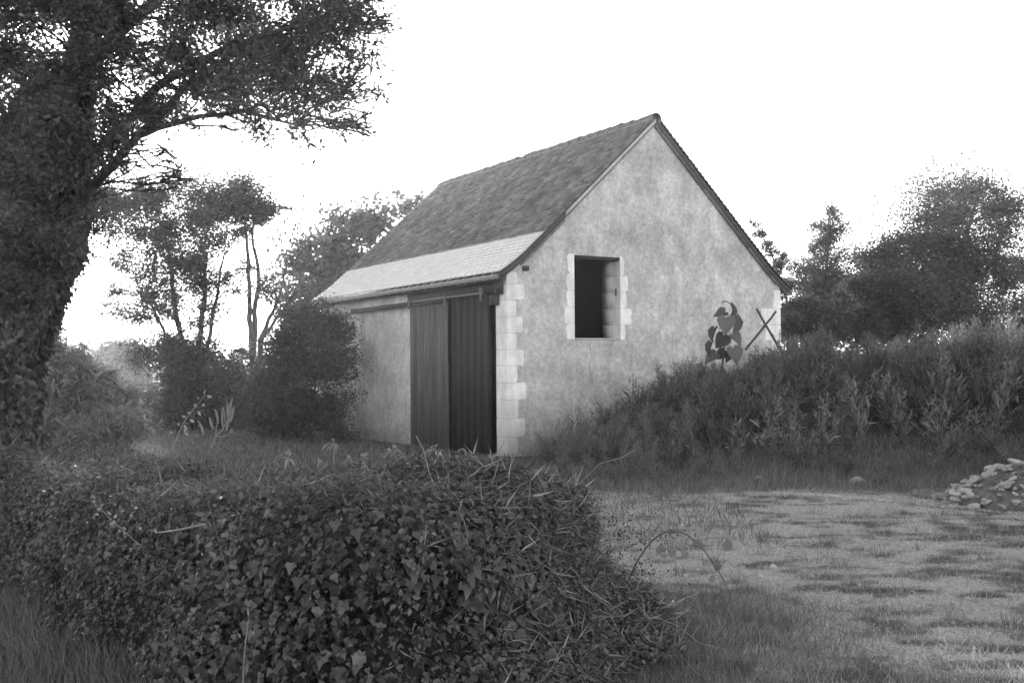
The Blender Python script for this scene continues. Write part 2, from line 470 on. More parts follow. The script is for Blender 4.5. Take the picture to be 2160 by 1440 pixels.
TK = .36                                  # wall thickness
WX0, WX1, WZ0, WZ1 = 1.50, 2.61, 2.17, 3.755
def zw(x): return ztop(x) - .13
mid = [(.32, zw(.32)), (.95, zw(.95))]
left = [(0, -.3), (WX0, -.3), (WX0, WZ0), (WX0, WZ1), (WX0, zw(WX0)), (.95, zw(.95)), (.32, zw(.32)), (0, zw(.0))]
below = [(WX0, -.3), (WX1, -.3), (WX1, WZ0), (WX0, WZ0)]
above = [(WX0, WZ1), (WX1, WZ1), (WX1, zw(WX1)), (WX0, zw(WX0))]
right = [(WX1, -.3), (BW, -.3), (BW, zw(BW)), (BW - .32, zw(.32)), (BW - .95, zw(.95)), (BW / 2, APEX - .13), (WX1, zw(WX1)), (WX1, WZ1), (WX1, WZ0)]
prism([left, below, above, right], 'y', 0, TK, 'gable_wall', M['plaster'], barn)
full = [(0, -.3), (BW, -.3), (BW, zw(BW)), (BW - .32, zw(.32)), (BW - .95, zw(.95)), (BW / 2, APEX - .13), (.95, zw(.95)), (.32, zw(.32)), (0, zw(0))]
prism([full], 'y', BL - TK, BL, 'gable_wall', M['plaster'], barn)
DY1, DZ1 = 3.67, 3.0
sideL = [[(DY1, -.3), (BL - TK, -.3), (BL - TK, 3.34), (DY1, 3.34), (DY1, DZ1)], [(TK, DZ1), (DY1, DZ1), (DY1, 3.34), (TK, 3.34)]]
prism(sideL, 'x', 0, TK, 'side_wall', M['plaster'], barn)
prism([[(TK, -.3), (BL - TK, -.3), (BL - TK, 3.34), (TK, 3.34)]], 'x', BW - TK, BW, 'side_wall', M['plaster'], barn)

# roof: deck + tiles + slates + ridge
OV = .09
roof = bpy.data.objects.new('roof', None); COL.objects.link(roof); roof.parent = barn
deckprof = [(x, z - .025) for x, z in PROF] + [(BW - x, z - .025) for x, z in PROF[-2::-1]]
und = [(x, z - .125) for x, z in deckprof]
V = []; n = len(deckprof)
for y in (-OV + .02, BL + OV - .02):
    V += [(x, y, z) for x, z in deckprof] + [(x, y, z) for x, z in und]
F = []
for i in range(n - 1):
    F.append((i, i + 1, 2 * n + i + 1, 2 * n + i))
    F.append((n + i + 1, n + i, 3 * n + i, 3 * n + i + 1))
    F.append((i + 1, i, n + i, n + i + 1)); F.append((2 * n + i, 2 * n + i + 1, 3 * n + i + 1, 3 * n + i))
F.append((0, 2 * n, 3 * n, n)); F.append((2 * n + n - 1, n - 1, 2 * n - 1, 4 * n - 1))
g = Geo(); g.add(V, F); g.build('roof_deck', M['beam'], roof)

def slope_pts():
    """cumulative length up the slope"""
    L = [0]
    for (a, za), (b, zb) in zip(PROF, PROF[1:]): L.append(L[-1] + math.hypot(b - a, zb - za))
    return L
SLL = slope_pts()
def on_slope(s):
    s = max(0, min(s, SLL[-1]))
    for i in range(len(SLL) - 1):
        if s <= SLL[i + 1] + 1e-9:
            t = (s - SLL[i]) / (SLL[i + 1] - SLL[i])
            a, b = PROF[i], PROF[i + 1]
            d = ((b[0] - a[0]) / (SLL[i + 1] - SLL[i]), (b[1] - a[1]) / (SLL[i + 1] - SLL[i]))
            return a[0] + (b[0] - a[0]) * t, a[1] + (b[1] - a[1]) * t, d
S_SPLIT = 1.23
def lay(geo, s0, s1, expo, width, thick, tail, jit, flip=False):
    ncol = int((BL + 2 * OV) / width); w = (BL + 2 * OV) / ncol
    s = s0; row = 0
    while s < s1 - .02:
        x, z, d = on_slope(s)
        nrm = (-d[1], d[0])
        for c in range(-1, ncol + 1):
            y0 = -OV + (c + .5 * (row % 2)) * w; y1 = y0 + w - .006
            y0 = max(y0, -OV); y1 = min(y1, BL + OV)
            if y1 - y0 < .03: continue
            j = random.uniform(-jit, jit); h = thick + random.uniform(0, jit * .5)
            sk = random.uniform(-jit, jit) * .5
            ln = min(expo * 1.25 + tail, SLL[-1] - s)
            # butt edge raised, head tucked under the next course
            h += .014
            def pt(t, up): return (x + d[0] * (t + j) + nrm[0] * up, z + d[1] * (t + j) + nrm[1] * up)
            a0 = pt(0, h + .012); a1 = pt(ln, .004); b0 = pt(0, .004); a0b = pt(sk, h + .012); b0b = pt(sk, .004)
            fx = (lambda q: (BW - q[0], q[1])) if flip else (lambda q: q)
            P = [fx(q) for q in (a0, a0b, a1, b0, b0b)]
            V = [(P[0][0], y0, P[0][1]), (P[1][0], y1, P[1][1]), (P[2][0], y1, P[2][1]), (P[2][0], y0, P[2][1]), (P[3][0], y0, P[3][1]), (P[4][0], y1, P[4][1])]
            F4 = [(0, 1, 2, 3), (4, 5, 1, 0)] if flip else [(3, 2, 1, 0), (0, 1, 5, 4)]
            F3 = [(4, 0, 3), (1, 5, 2)] if flip else [(3, 0, 4), (2, 5, 1)]
            geo.add2(V, F3, F4, min(1, max(0, random.gauss(.5, .22))))
        s += expo; row += 1
g = Geo(); lay(g, S_SPLIT, SLL[-1] - .06, .115, .172, .014, .02, .012)
g.build('roof_tile', M['tile'], roof, kind='stuff')
g = Geo(); lay(g, 0, SLL[-1] - .06, .115, .172, .014, .02, .012, flip=True)
g.build('roof_tile', M['tile'], roof, kind='stuff')
g = Geo(); lay(g, -.03, S_SPLIT, .112, .20, .007, .02, .003)
g.build('roof_slate', M['slate'], roof, kind='stuff')
# ridge tiles, each a part, with a bed of mortar
nr = 25; step = (BL + 2 * OV) / nr
g = Geo()
th_ = np.linspace(-.62 * math.pi / 1.15, .62 * math.pi / 1.15, 9)
R0, R1 = .105, .125
ring0 = [(R0 * math.sin(t), R0 * math.cos(t)) for t in th_]; ring1 = [(R1 * math.sin(t), R1 * math.cos(t)) for t in th_]
V = [(x, 0, z - .04) for x, z in ring1] + [(x, step * 1.08, z - .04) for x, z in ring0] + [(x * .85, 0, z * .85 - .04) for x, z in ring1]
m_ = len(th_)
F = [(i + 1, i, m_ + i, m_ + i + 1) for i in range(m_ - 1)] + [(i, i + 1, 2 * m_ + i + 1, 2 * m_ + i) for i in range(m_ - 1)]
g.add(V, F, .62); rt0 = g.build('ridge_tile', M['tile'], roof)
for i in range(nr):
    o = rt0 if i == 0 else copy_of(rt0, roof)
    o.location = (BW / 2 + random.uniform(-.012, .012), -OV + i * step, APEX - .01 + random.uniform(-.012, .014))
    o.rotation_euler = (random.uniform(-.03, .03), random.uniform(-.04, .04), random.uniform(-.03, .03))
g = Geo()
for i in range(nr):
    y = -OV + i * step
    for s in (-1, 1):
        g.box(BW / 2 + s * .10 - .03, BW / 2 + s * .10 + .03, y + .01, y + step - .03, APEX - .12, APEX - .055 + random.uniform(-.01, .01))
g.build('ridge_mortar', M['board_wood'], roof)

# verge boards and mortar fillet on the near gable
def strip_along(pts, off0, off1, y0, y1, geo, a=.5):
    """pts on the roof profile; the strip hangs off0..off1 below the roof surface"""
    for (xa, za), (xb, zb) in zip(pts, pts[1:]):
        V = [(xa, y0, za - off0), (xb, y0, zb - off0), (xb, y0, zb - off1), (xa, y0, za - off1),
             (xa, y1, za - off0), (xb, y1, zb - off0), (xb, y1, zb - off1), (xa, y1, za - off1)]
        geo.add(V, [(0, 3, 2, 1), (4, 5, 6, 7), (0, 1, 5, 4), (1, 2, 6, 5), (2, 3, 7, 6), (3, 0, 4, 7)], a)
def rp_(*xs_): return [(x, ztop(x)) for x in xs_]
g = Geo(); strip_along(rp_(1.28, 1.9, 2.6, BW / 2 - .01), .045, .125, -.075, .01, g, .8); g.build('verge_mortar', M['mortar'], roof)
g = Geo(); strip_along(rp_(.30, .55, .95, 1.27), .05, .215, -.055, .01, g, .6); g.build('verge_board', M['board_wood'], roof)
g = Geo(); strip_along(rp_(-.20, -.05, .12, .295), .035, .135, -.065, .01, g, .5); g.build('verge_board', M['board_wood'], roof)
rr = [BW - x for x in (3.47, 2.2, .95, .32, .12)]
g = Geo(); strip_along([(BW / 2 + .01, APEX - .005)] + rp_(*rr[1:]), .05, .20, -.06, .01, g, .25); g.build('verge_board', M['board_wood'], roof)
g = Geo(); strip_along(rp_(BW - .119, BW + .05, BW + .2), .03, .17, -.065, .01, g, .2); g.build('verge_board', M['board_wood'], roof)
g = Geo(); g.box(.34, .46, -.05, .12, 3.405, 3.495); g.build('purlin_end', M['beam'], roof)
# eave board, gutter and its brackets
g = Geo(); g.box(-.13, -.105, .02, BL - .02, 3.22, 3.355); g.build('eave_board', M['beam'], roof)
g = Geo()
ng = 9; V = []; gy = (-.06, BL + .1)
for y in gy:
    for k in range(ng):
        t = math.pi + math.pi * k / (ng - 1)
        V.append((-.195 + .058 * math.cos(t), y, 3.295 + .058 * math.sin(t)))
    for k in range(ng):
        t = math.pi + math.pi * k / (ng - 1)
        V.append((-.195 + .053 * math.cos(t), y, 3.295 + .053 * math.sin(t)))
F = []
for k in range(ng - 1):
    F.append((k, k + 1, 2 * ng + k + 1, 2 * ng + k)); F.append((ng + k + 1, ng + k, 3 * ng + k, 3 * ng + k + 1))
    F.append((k, ng + k, ng + k + 1, k + 1))
F += [(0, 2 * ng, 3 * ng, ng)]
g.add(V, F)
g.tube([(-.252, gy[0], 3.298), (-.252, gy[1], 3.298)], .011, 6)
gut = g.build('gutter', M['zinc'], roof, smooth=True)
g = Geo(); g.tube([(-.258, 0, 3.30), (-.245, 0, 3.335), (-.20, 0, 3.36), (-.14, 0, 3.372)], .008, 5)
g.tube([(-.262, 0, 3.31), (-.262, 0, 3.27), (-.235, 0, 3.235), (-.195, 0, 3.228)], .007, 5)
br0 = g.build('gutter_bracket', M['zinc'], roof)
nb_ = 27
for i in range(nb_):
    o = br0 if i == 0 else copy_of(br0, roof)
    o.location = (0, .12 + i * (BL - .2) / (nb_ - 1) + random.uniform(-.03, .03), 0)

# cut corner stones (each a part)
def stone_block(outline, y0, y1, name, tone):
    """outline (x,z) counter-clockwise, pushed along y"""
    n_ = len(outline)
    V = [(x, y0, z) for x, z in outline] + [(x, y1, z) for x, z in outline]
    me = bpy.data.meshes.new(name)
    me.from_pydata(V, [], [list(range(n_)), list(range(2 * n_ - 1, n_ - 1, -1))] + [[i + n_, (i + 1) % n_ + n_, (i + 1) % n_, i] for i in range(n_)])
    a_ = me.attributes.new('tone', 'FLOAT', 'POINT'); a_.data.foreach_set('value', [tone] * len(V))
    me.materials.append(M['stone'])
    o = bpy.data.objects.new(name, me); COL.objects.link(o); o.parent = barn
    return o
def rough_edge(x, z0, z1, amp, n_=6, rnd=.02):
    pts = []
    for k in range(n_):
        t = k / (n_ - 1)
        e = rnd if k in (0, n_ - 1) else 0
        pts.append((x + random.uniform(-amp, amp) - e, z0 + (z1 - z0) * t))
    return pts
CZ = [-.30, .033, .36, .697, 1.042, 1.352, 1.663, 1.956, 2.258, 2.56, 2.863, 3.156, 3.36]
CWd = [.36, .21, .368, .216, .395, .211, .348, .207, .333, .192, .37, .215]
for i in range(12):
    z0, z1 = CZ[i] + .004, CZ[i + 1] - .004
    if i == 11: z1 = 3.375
    e = rough_edge(CWd[i], z0, z1, .008)
    stone_block([(-.010, z0)] + e + [(-.010, z1)], -.012, .372, 'corner_stone', random.uniform(.3, .8))
CZR = [1.55, 1.85, 2.17, 2.51, 2.86, 3.26]
for i, w_ in enumerate((.42, .26, .44, .57, .19)):
    z0, z1 = CZR[i] + .004, CZR[i + 1] - .004
    e = [(x, z) for x, z in rough_edge(BW - w_, z0, z1, .008)][::-1]
    stone_block([(BW + .010, z0), (BW + .010, z1)] + e, -.012, .30, 'corner_stone', random.uniform(.3, .8))
# far jamb stones of the door
for z0, z1 in ((2.02, 2.33), (1.40, 1.70), (.78, 1.08), (.1, .42)):
    g = Geo(); g.box(-.012, .2, DY1 - .01, DY1 + .105, z0, z1, .6); g.build('corner_stone', M['stone'], barn)

# window: jamb stones, inner reveal, lintel, sill, shutter pin
win = bpy.data.objects.new('window', None); COL.objects.link(win); win.parent = barn
WZ = [2.155, 2.45, 2.77, 3.09, 3.40, 3.775]
for i, (xl_, xr_) in enumerate(((1.315, 2.72), (1.272, 2.87), (1.325, 2.755), (1.325, 2.785), (1.36, 2.70))):
    z0, z1 = WZ[i] + .003, WZ[i + 1] - .003
    e = rough_edge(xl_, z0, z1, .014, 7, -.03)[::-1]
    o = stone_block([(WX0 + .006, z0), (WX0 + .006, z1)] + e, -.010, .22, 'jamb_stone', random.uniform(.4, .9)); o.parent = win
    e = rough_edge(xr_, z0, z1, .014, 7, .03)
    o = stone_block([(WX1 - .006, z0)] + e + [(WX1 - .006, z1)], -.010, .22, 'jamb_stone', random.uniform(.4, .9)); o.parent = win
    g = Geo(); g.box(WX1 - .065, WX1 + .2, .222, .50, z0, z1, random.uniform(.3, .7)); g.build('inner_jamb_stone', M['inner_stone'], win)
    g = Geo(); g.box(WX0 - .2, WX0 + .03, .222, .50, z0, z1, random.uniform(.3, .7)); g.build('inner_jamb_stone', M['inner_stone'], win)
g = Geo(); g.box(WX0 - .1, WX1 + .1, .015, .46, WZ1 - .055, WZ1 + .12); g.build('lintel', M['beam'], win)
g = Geo(); g.box(WX0 + .007, WX1 - .007, -.006, .40, WZ0 - .03, WZ0 + .012); g.build('sill', M['mortar'], win)
g = Geo(); g.box(WX0 - .15, WX1 + .15, .505, .54, WZ0 - .1, WZ1 + .15); g.build('interior_shade_panel', M['interior_shade'], win)  # added panel, coloured near-black so the opening reads as unlit interior
g = Geo(); g.box(WX1 - .03, WX1 - .003, .10, .13, 3.02, 3.16); g.build('hinge_pin', M['iron'], win)

def crack(pts, w=.006):
    g = Geo()
    g.tube([(x_, -.001, z_) for x_, z_ in pts], w, 4, .5)
    g.build('crack', M['beam'], barn)
def fine(pts, n_=5):
    out = []
    for (xa, za), (xb, zb) in zip(pts, pts[1:]):
        for k in range(n_): t = k / n_; out.append((xa + (xb - xa) * t + random.uniform(-.012, .012), za + (zb - za) * t))
    return out + [pts[-1]]
crack(fine([(1.86, 2.12), (1.90, 1.85), (1.84, 1.62), (1.93, 1.30)], 6), .004)

# doors
door = bpy.data.objects.new('sliding_door', None); COL.objects.link(door); door.parent = barn
door['label'] = 'weathered vertical plank door leaf'
edges = np.linspace(2.055, 3.70, 12)
for a, b in zip(edges, edges[1:]):
    g = Geo(); j = random.uniform(-.006, .006)
    g.box(-.105 + j, -.07 + j, a + .004, b - .004, -.02 + random.uniform(-.02, .02), 2.97, random.uniform(.1, 1))
    g.build('plank', M['old_wood'], door)
g = Geo(); g.box(-.122, -.106, 2.02, 2.075, -.03, 2.96, .8); g.build('edge_batten', M['old_wood'], door)
door2 = bpy.data.objects.new('sliding_door', None); COL.objects.link(door2); door2.parent = barn
door2['label'] = 'darker smooth panelled door leaf'
edges = np.linspace(.50, 2.05, 7)
for a, b in zip(edges, edges[1:]):
    g = Geo(); g.box(-.062, -.03, a + .0015, b - .0015, -.05, 3.0, random.uniform(.3, .8)); g.build('plank', M['dark_wood'], door2)
g = Geo(); g.box(-.085, -.064, .50, .60, -.05, 3.0, .5); g.build('edge_batten', M['dark_wood'], door2)
g = Geo(); g.box(-.03, .30, .30, 3.95, 3.0, 3.215); g.build('door_beam', M['beam'], barn)
g = Geo(); g.box(-.16, -.13, .62, 3.60, 3.0, 3.035, .9); g.build('door_track', M['iron'], barn)
g = Geo(); g.box(-.13, -.112, 3.60, 6.73, 2.93, 3.03, .3); g.build('track_board', M['beam'], barn)
g = Geo(); g.box(-.13, -.112, 2.1, 3.56, 2.925, 3.0, .5); g.build('track_board', M['beam'], barn)
g = Geo(); g.box(-.10, .05, .24, .47, 2.78, 2.965, .2); g.build('beam_end', M['beam'], barn)
g = Geo(); g.box(-.07, .05, .10, .34, 2.97, 3.21, .2); g.build('beam_end', M['beam'], barn)
for yy, za, zb in ((.655, 2.85, 3.13), (2.055, 2.83, 3.08), (3.62, 2.88, 3.10)):
    g = Geo(); g.box(-.172, -.162, yy - .03, yy + .03, za, zb, .9)
    g.tube([(-.165, yy - .03, zb - .06), (-.165, yy + .03, zb - .06)], .035, 7, .8)
    g.build('door_hanger', M['iron'], barn)

# ------------------------------------------------------------------ foliage builders
def path(p0, p1, n, wob, sag=0.0, rng=RNG):
    t = np.linspace(0, 1, n)[:, None]
    p0, p1 = np.asarray(p0, float), np.asarray(p1, float)
    L = np.linalg.norm(p1 - p0)
    w = np.cumsum(rng.normal(size=(n, 3)), 0); w = (w - w[0]) - t * (w[-1] - w[0])
    P = p0 + (p1 - p0) * t + w * wob * L / n
    P[:, 2] += sag * L * np.sin(math.pi * t[:, 0])
    return P

def make_tree(name, label, cat, base, trunks, clumps, leaf, size, count, mats, group=None, twig_r=.006, twigs=9, nup=.5, hug=1.0, tone=(.5, .2), limb_r=.05, droop=0.15, trunk_name='trunk', fluff=.55):
    """trunks: list of (points, r0, r1). clumps: list of (centre, radius xyz). Leaves sit along twigs that leave each clump's limb."""
    root = empty(name, base, label, cat, group)
    B = np.asarray(base, float)
    gt = Geo(); nodes = []
    for pts, r0, r1 in trunks:
        pts = np.asarray(pts, float)
        k = len(pts)
        # smooth path through the points
        P = np.concatenate([path(a, b, 6, .10) [: (5 if i < k - 2 else 6)] for i, (a, b) in enumerate(zip(pts, pts[1:]))])
        rad = np.linspace(r0, r1, len(P))
        gt.tube(P - B, rad, 8, .5)
        nodes += [(p, r) for p, r in zip(P, rad)]
    NP = np.array([p for p, _ in nodes]); NR = np.array([r for _, r in nodes])
    gt.build(trunk_name, mats[0], root, smooth=True)
    gl, gb = Geo(), Geo()
    vol = np.array([c[1][0] * c[1][1] * c[1][2] for c in clumps]) ** .667
    wts = np.array([c[2] if len(c) > 2 else 1.0 for c in clumps])
    num = (vol * wts / (vol * wts).sum() * count).astype(int)
    for ci, cl in enumerate(clumps):
        c = np.asarray(cl[0], float); r = np.asarray(cl[1], float)
        d = np.linalg.norm(NP - c, axis=1) + 1.2 * np.maximum(NP[:, 2] - c[2] + .2, 0)
        i = int(np.argmin(d))
        n_ = max(4, int(d[i] / .35) + 3)
        limb = path(NP[i], c, n_, .35, .05)
        r0 = min(NR[i] * .6, limb_r * (.3 + .12 * d[i])); lr = np.linspace(max(r0, twig_r * 2), twig_r * 1.5, n_)
        gb.tube(limb - B, lr, 5, .5)
        k = max(1, num[ci]); kt = twigs
        starts, ends = [], []
        for _ in range(kt):
            s = limb[RNG.integers(n_ // 2, n_)]
            e = c + rvec(1)[0] * r * RNG.uniform(.5, 1.2)
            starts.append(s); ends.append(e)
            gb.tube(path(s, e, 4, .25) - B, np.linspace(twig_r * 1.3, twig_r * .5, 4), 4, .5)
        starts, ends = np.array(starts), np.array(ends)
        q = RNG.integers(0, kt, k); t = RNG.uniform(.15, 1.15, k)[:, None]
        P = starts[q] + (ends[q] - starts[q]) * t + RNG.normal(size=(k, 3)) * r * .24 * hug
        gq = RNG.uniform(size=k) < fluff
        ng_ = int(gq.sum())
        P[gq] = c + RNG.normal(size=(ng_, 3)) * r * np.where(RNG.uniform(size=(ng_, 1)) < .04, .70, .56)
        N_ = rvec(k); N_[:, 2] = np.abs(N_[:, 2]) * (1 if nup > 0 else 1) + nup
        T_ = unit(ends[q] - starts[q]) + .9 * rvec(k) + np.array([0, 0, -droop])
        tn = np.clip(RNG.normal(tone[0] + RNG.normal() * .12, tone[1], k), 0, 1)
        gl.leaves(P - B, N_, T_, size * RNG.uniform(.65, 1.25, k), leaf, tn)
    gb.build('branches', mats[0], root, smooth=True, kind='stuff')
    gl.build('crown', mats[1], root, kind='stuff')
    return root

def clumps_px(rows, Y, dY, rmul=1.0, rng=RNG, split=4):
    out = []
    for row in rows:
        px, py, r = row[0], row[1], row[2]
        wt = row[3] if len(row) > 3 else 1.0
        yy = Y + rng.uniform(-dY, dY)
        rm = r * yy / F_PX * rmul
        c0_ = at(px, py, yy)
        for k in range(split):
            q = rng.uniform(.55, 1.05) if split > 1 else 1.0
            o_ = rvec(1, rng)[0] * rm * (rng.uniform(.3, 1.0) if split > 1 else 0)
            out.append((c0_ + o_, (rm * q, rm * q, rm * q * .85), wt * rng.uniform(.6, 1.3)))
    return out

# ------------------------------------------------------------------ trees
def base_at(px, Y):
    x = gx(px, Y)
    return (x, Y, float(gz(x, Y)) - .05)

TL = (M['bark'], M['tree_leaf']); FL = (M['bark'], M['far_leaf']); BL_ = (M['bark'], M['bush_leaf'])

b = base_at(38, 9.6)
rows = []
for y, x0, x1, st, r, w in ((-240, -100, 640, 120, 80, .7), (-150, -90, 760, 110, 76, .8), (-60, -60, 790, 98, 70, .9), (20, -40, 770, 84, 60, 1.0), (92, -30, 735, 86, 58, 1.0)):
    for x in np.arange(x0, x1, st): rows.append((x + random.uniform(-20, 20), y + random.uniform(-18, 18), r, w * (1.35 if x < 260 else .9)))
rows += [(20, 165, 60, 1.5), (110, 165, 60, 1.5), (205, 165, 45, .8), (330, 160, 45, .7), (430, 170, 50, .8), (530, 150, 50, .9), (625, 160, 50, .9), (715, 160, 45, .7),
         (20, 230, 60, 1.5), (115, 235, 60, 1.5), (215, 235, 42, .8), (300, 240, 34, .8), (370, 245, 26, .7), (440, 205, 30, .5), (520, 215, 40, .5), (610, 225, 46, .6), (705, 225, 44, .5),
         (20, 295, 60, 1.6), (110, 300, 58, 1.5), (200, 290, 40, 1.0), (255, 275, 26, .8), (550, 275, 26, .35), (640, 275, 36, .45), (720, 270, 34, .35),
         (30, 365, 62, 1.6), (115, 360, 55, 1.4), (178, 345, 30, .8), (40, 430, 60, 1.6), (125, 425, 50, 1.3), (40, 500, 60, 1.6), (130, 490, 48, 1.2), (60, 560, 60, 1.4), (140, 550, 40, 1.0),
         (480, 60, 60, .9), (560, 110, 55, .9), (640, 120, 55, .9), (700, 60, 55, .9), (740, 110, 45, .8), (590, 190, 45, .8), (680, 175, 45, .8), (460, 150, 45, .8), (390, 120, 45, .8), (740, 20, 45, .8), (232, 335, 34, .8), (272, 285, 32, .8), (322, 232, 32, .8), (385, 195, 30, .7), (450, 160, 34, .7), (420, 250, 22, .5), (480, 240, 26, .5), (540, 250, 28, .5), (215, 420, 26, .7), (190, 450, 30, .8), (352, 315, 10, .5), (368, 340, 11, .6), (382, 362, 11, .6), (402, 380, 8, .4), (800, 60, 30, .22), (770, 120, 40, .35), (800, 195, 24, .2), (745, 262, 30, .3), (820, 40, 14, .2), (780, 275, 16, .2)]
cl = clumps_px(rows, 9.2, 1.2, split=3)
# the rest of the crown, all the way round the trunk and up to its top
for k_ in range(60):
    a_ = random.uniform(0, 6.28); q_ = 4.6 * math.sqrt(random.random()); z_ = random.uniform(4.2, 9.2)
    c_ = np.array([-4.4 + q_ * math.cos(a_), 10.0 + q_ * math.sin(a_) * 1.1, z_])
    py_ = HOR - (c_[2] - EYE) / c_[1] * F_PX; px_ = 1080 + c_[0] / c_[1] * F_PX
    if c_[1] < 5.5 or (px_ > -150 and py_ > -150): continue
    if q_ > 5.2 - .35 * (z_ - 4): continue
    cl.append((c_, (.75, .75, .5), .10))
cl += clumps_px([(250, 300, 40, .8), (330, 220, 40, .8), (160, 150, 50, .9), (200, 60, 55, .9), (290, 130, 42, .8), (420, 180, 36, .7), (520, 150, 36, .7), (180, 330, 34, .8), (215, 240, 34, .7), (140, 20, 50, .9)], 8.5, .25, split=3)
def A(px, py, Y): return at(px, py, Y)
make_tree('spreading_tree', 'large ivy-covered tree whose spreading boughs overhang the hedge beside the barn', 'tree', b,
          [([b, A(40, 800, 9.6), A(70, 640, 9.6), A(120, 500, 9.5), A(112, 350, 9.4), A(150, 170, 9.3), A(190, -60, 9.2), A(230, -260, 9.2)], .20, .07),
           ([A(115, 430, 9.45), A(200, 325, 9.2), A(330, 185, 9.0), A(480, 100, 8.8), A(640, 50, 8.6)], .06, .015),
           ([A(112, 540, 9.5), A(190, 400, 9.2), A(280, 300, 9.0), A(380, 195, 8.8), A(480, 120, 8.7), A(560, 70, 8.7)], .055, .012),
           ([A(280, 290, 9.0), A(400, 250, 8.9), A(520, 235, 8.8), A(620, 262, 8.7)], .03, .010),
           ([A(150, 200, 9.3), A(260, 60, 9.1), A(400, -60, 9.0), A(590, -120, 8.8)], .07, .02)],
          cl, T_OVAL, .048, 92000, TL, twigs=8, nup=.3, limb_r=.022, hug=1.5, fluff=.5, twig_r=.004, tone=(.5, .2))

# ivy that climbs the trunk
iv = empty('climbing_ivy', b, 'dense ivy sleeve climbing the trunk of the large spreading tree', 'ivy')
B = np.array(b)
gl = Geo(); gs = Geo()
axis_px = [(20, 1000, 62), (22, 900, 60), (28, 800, 64), (40, 700, 70), (58, 620, 90), (72, 540, 88), (84, 460, 80), (95, 380, 88), (110, 280, 80), (130, 180, 66)]
for (xa, ya, ra), (xb, yb, rb) in zip(axis_px, axis_px[1:]):
    n_ = 4600
    t = RNG.uniform(0, 1, n_)[:, None]
    pa, pb = A(xa, ya, 9.6), A(xb, yb, 9.55)
    c = pa + (pb - pa) * t
    r = (ra + (rb - ra) * t[:, 0]) * 9.6 / F_PX
    an = RNG.uniform(0, 2 * math.pi, n_)
    lump = .75 + .5 * vnoise(an * 2.2, c[:, 2] * 3, 31)
    rad = r * lump * RNG.uniform(.72, 1.05, n_)
    o_ = np.stack([np.cos(an), np.sin(an), np.zeros(n_)], -1)
    P = c + o_ * rad[:, None]
    gl.leaves(P - B, o_ + .6 * rvec(n_) + np.array([0, 0, .35]), np.array([0, 0, -1.]) + .5 * rvec(n_) + .3 * o_, RNG.uniform(.04, .075, n_), T_IVY, np.clip(RNG.normal(.5, .22, n_), 0, 1))
for k in range(7):
    an = k * .9; o_ = np.array([math.cos(an), math.sin(an), 0]) * .13
    gs.tube(np.concatenate([path(o_ * 1.2, A(40, 800, 9.6) - B + o_, 6, .05)[:-1], path(A(40, 800, 9.6) - B + o_, A(95, 420, 9.5) - B + o_, 8, .08)]), .018, 5)
gs.build('stem', M['bark'], iv); gl.build('foliage', M['ivy'], iv, kind='stuff')

# two slim multi-stemmed trees and one round-leaved tree on the meadow edge
b = base_at(405, 30)
make_tree('multi_stemmed_tree', 'airy tree fanning out in several thin stems above a dark dome-shaped bush', 'tree', b,
          [([b, A(385, 735, 30), A(364, 610, 30), A(352, 510, 30), A(330, 440, 30)], .10, .03),
           ([b, A(420, 720, 30.2), A(432, 620, 30.2), A(430, 540, 30.2), A(445, 440, 30.2)], .10, .03),
           ([b, A(440, 720, 29.8), A(460, 610, 29.8), A(472, 540, 29.8)], .07, .03),
           ([b, A(350, 710, 29.8), A(318, 640, 29.8), A(290, 600, 29.8)], .06, .02)],
          clumps_px([(350, 600, 40, .22), (430, 640, 40, .22), (300, 650, 40, .2), (470, 600, 40, .2), (385, 660, 36, .22), (235, 440, 40, .5), (200, 470, 36, .35), (215, 410, 30, .5), (300, 450, 60, .5), (420, 440, 70, .5), (520, 425, 50, .5), (360, 520, 70, .4), (250, 500, 50, .3), (300, 600, 60, .3), (440, 580, 60, .3), (250, 428, 30), (310, 408, 34), (370, 415, 38), (440, 412, 38), (510, 412, 34), (556, 428, 26), (605, 440, 12, .5), (280, 490, 30), (350, 478, 38), (420, 470, 34), (255, 560, 26, .6), (340, 545, 34), (395, 560, 30),
                     (440, 530, 30, .7), (310, 630, 30, .6), (240, 620, 22, .5), (220, 660, 22, .4), (300, 680, 22, .5), (360, 640, 26, .6), (430, 600, 26, .6), (480, 580, 22, .5), (450, 660, 22, .5), (410, 680, 22, .5), (260, 665, 22, .5), (485, 500, 22, .5), (535, 445, 26, .8)], 30, 1.2),
          T_DIAMOND, .095, 50000, FL, twigs=6, twig_r=.007, tone=(.5, .2), hug=1.3, limb_r=.03)
b = base_at(530, 31.5)
make_tree('multi_stemmed_tree', 'nearly bare slender tree forking low into four thin stems', 'tree', b,
          [([b, A(530, 720, 31.5), A(526, 600, 31.5), A(520, 500, 31.5), A(512, 450, 31.5)], .11, .02),
           ([b, A(538, 700, 31.5), A(546, 600, 31.5), A(532, 500, 31.5), A(540, 440, 31.5)], .10, .02),
           ([b, A(548, 715, 31.4), A(580, 650, 31.4), A(596, 600, 31.4), A(606, 560, 31.4)], .08, .02),
           ([b, A(552, 715, 31.6), A(600, 650, 31.6), A(640, 580, 31.6), A(655, 540, 31.6)], .07, .02)],
          clumps_px([(520, 560, 30, .35), (562, 610, 36, .35), (605, 640, 36, .4), (515, 480, 24, .6), (560, 470, 18, .4), (500, 450, 22, .6), (540, 440, 24, .8), (604, 570, 16, .4), (575, 630, 14, .3), (500, 610, 10, .3), (645, 600, 16, .4)], 31.5, .6),
          T_DIAMOND, .10, 5200, FL, twigs=7, twig_r=.008, limb_r=.03)
b = base_at(690, 34)
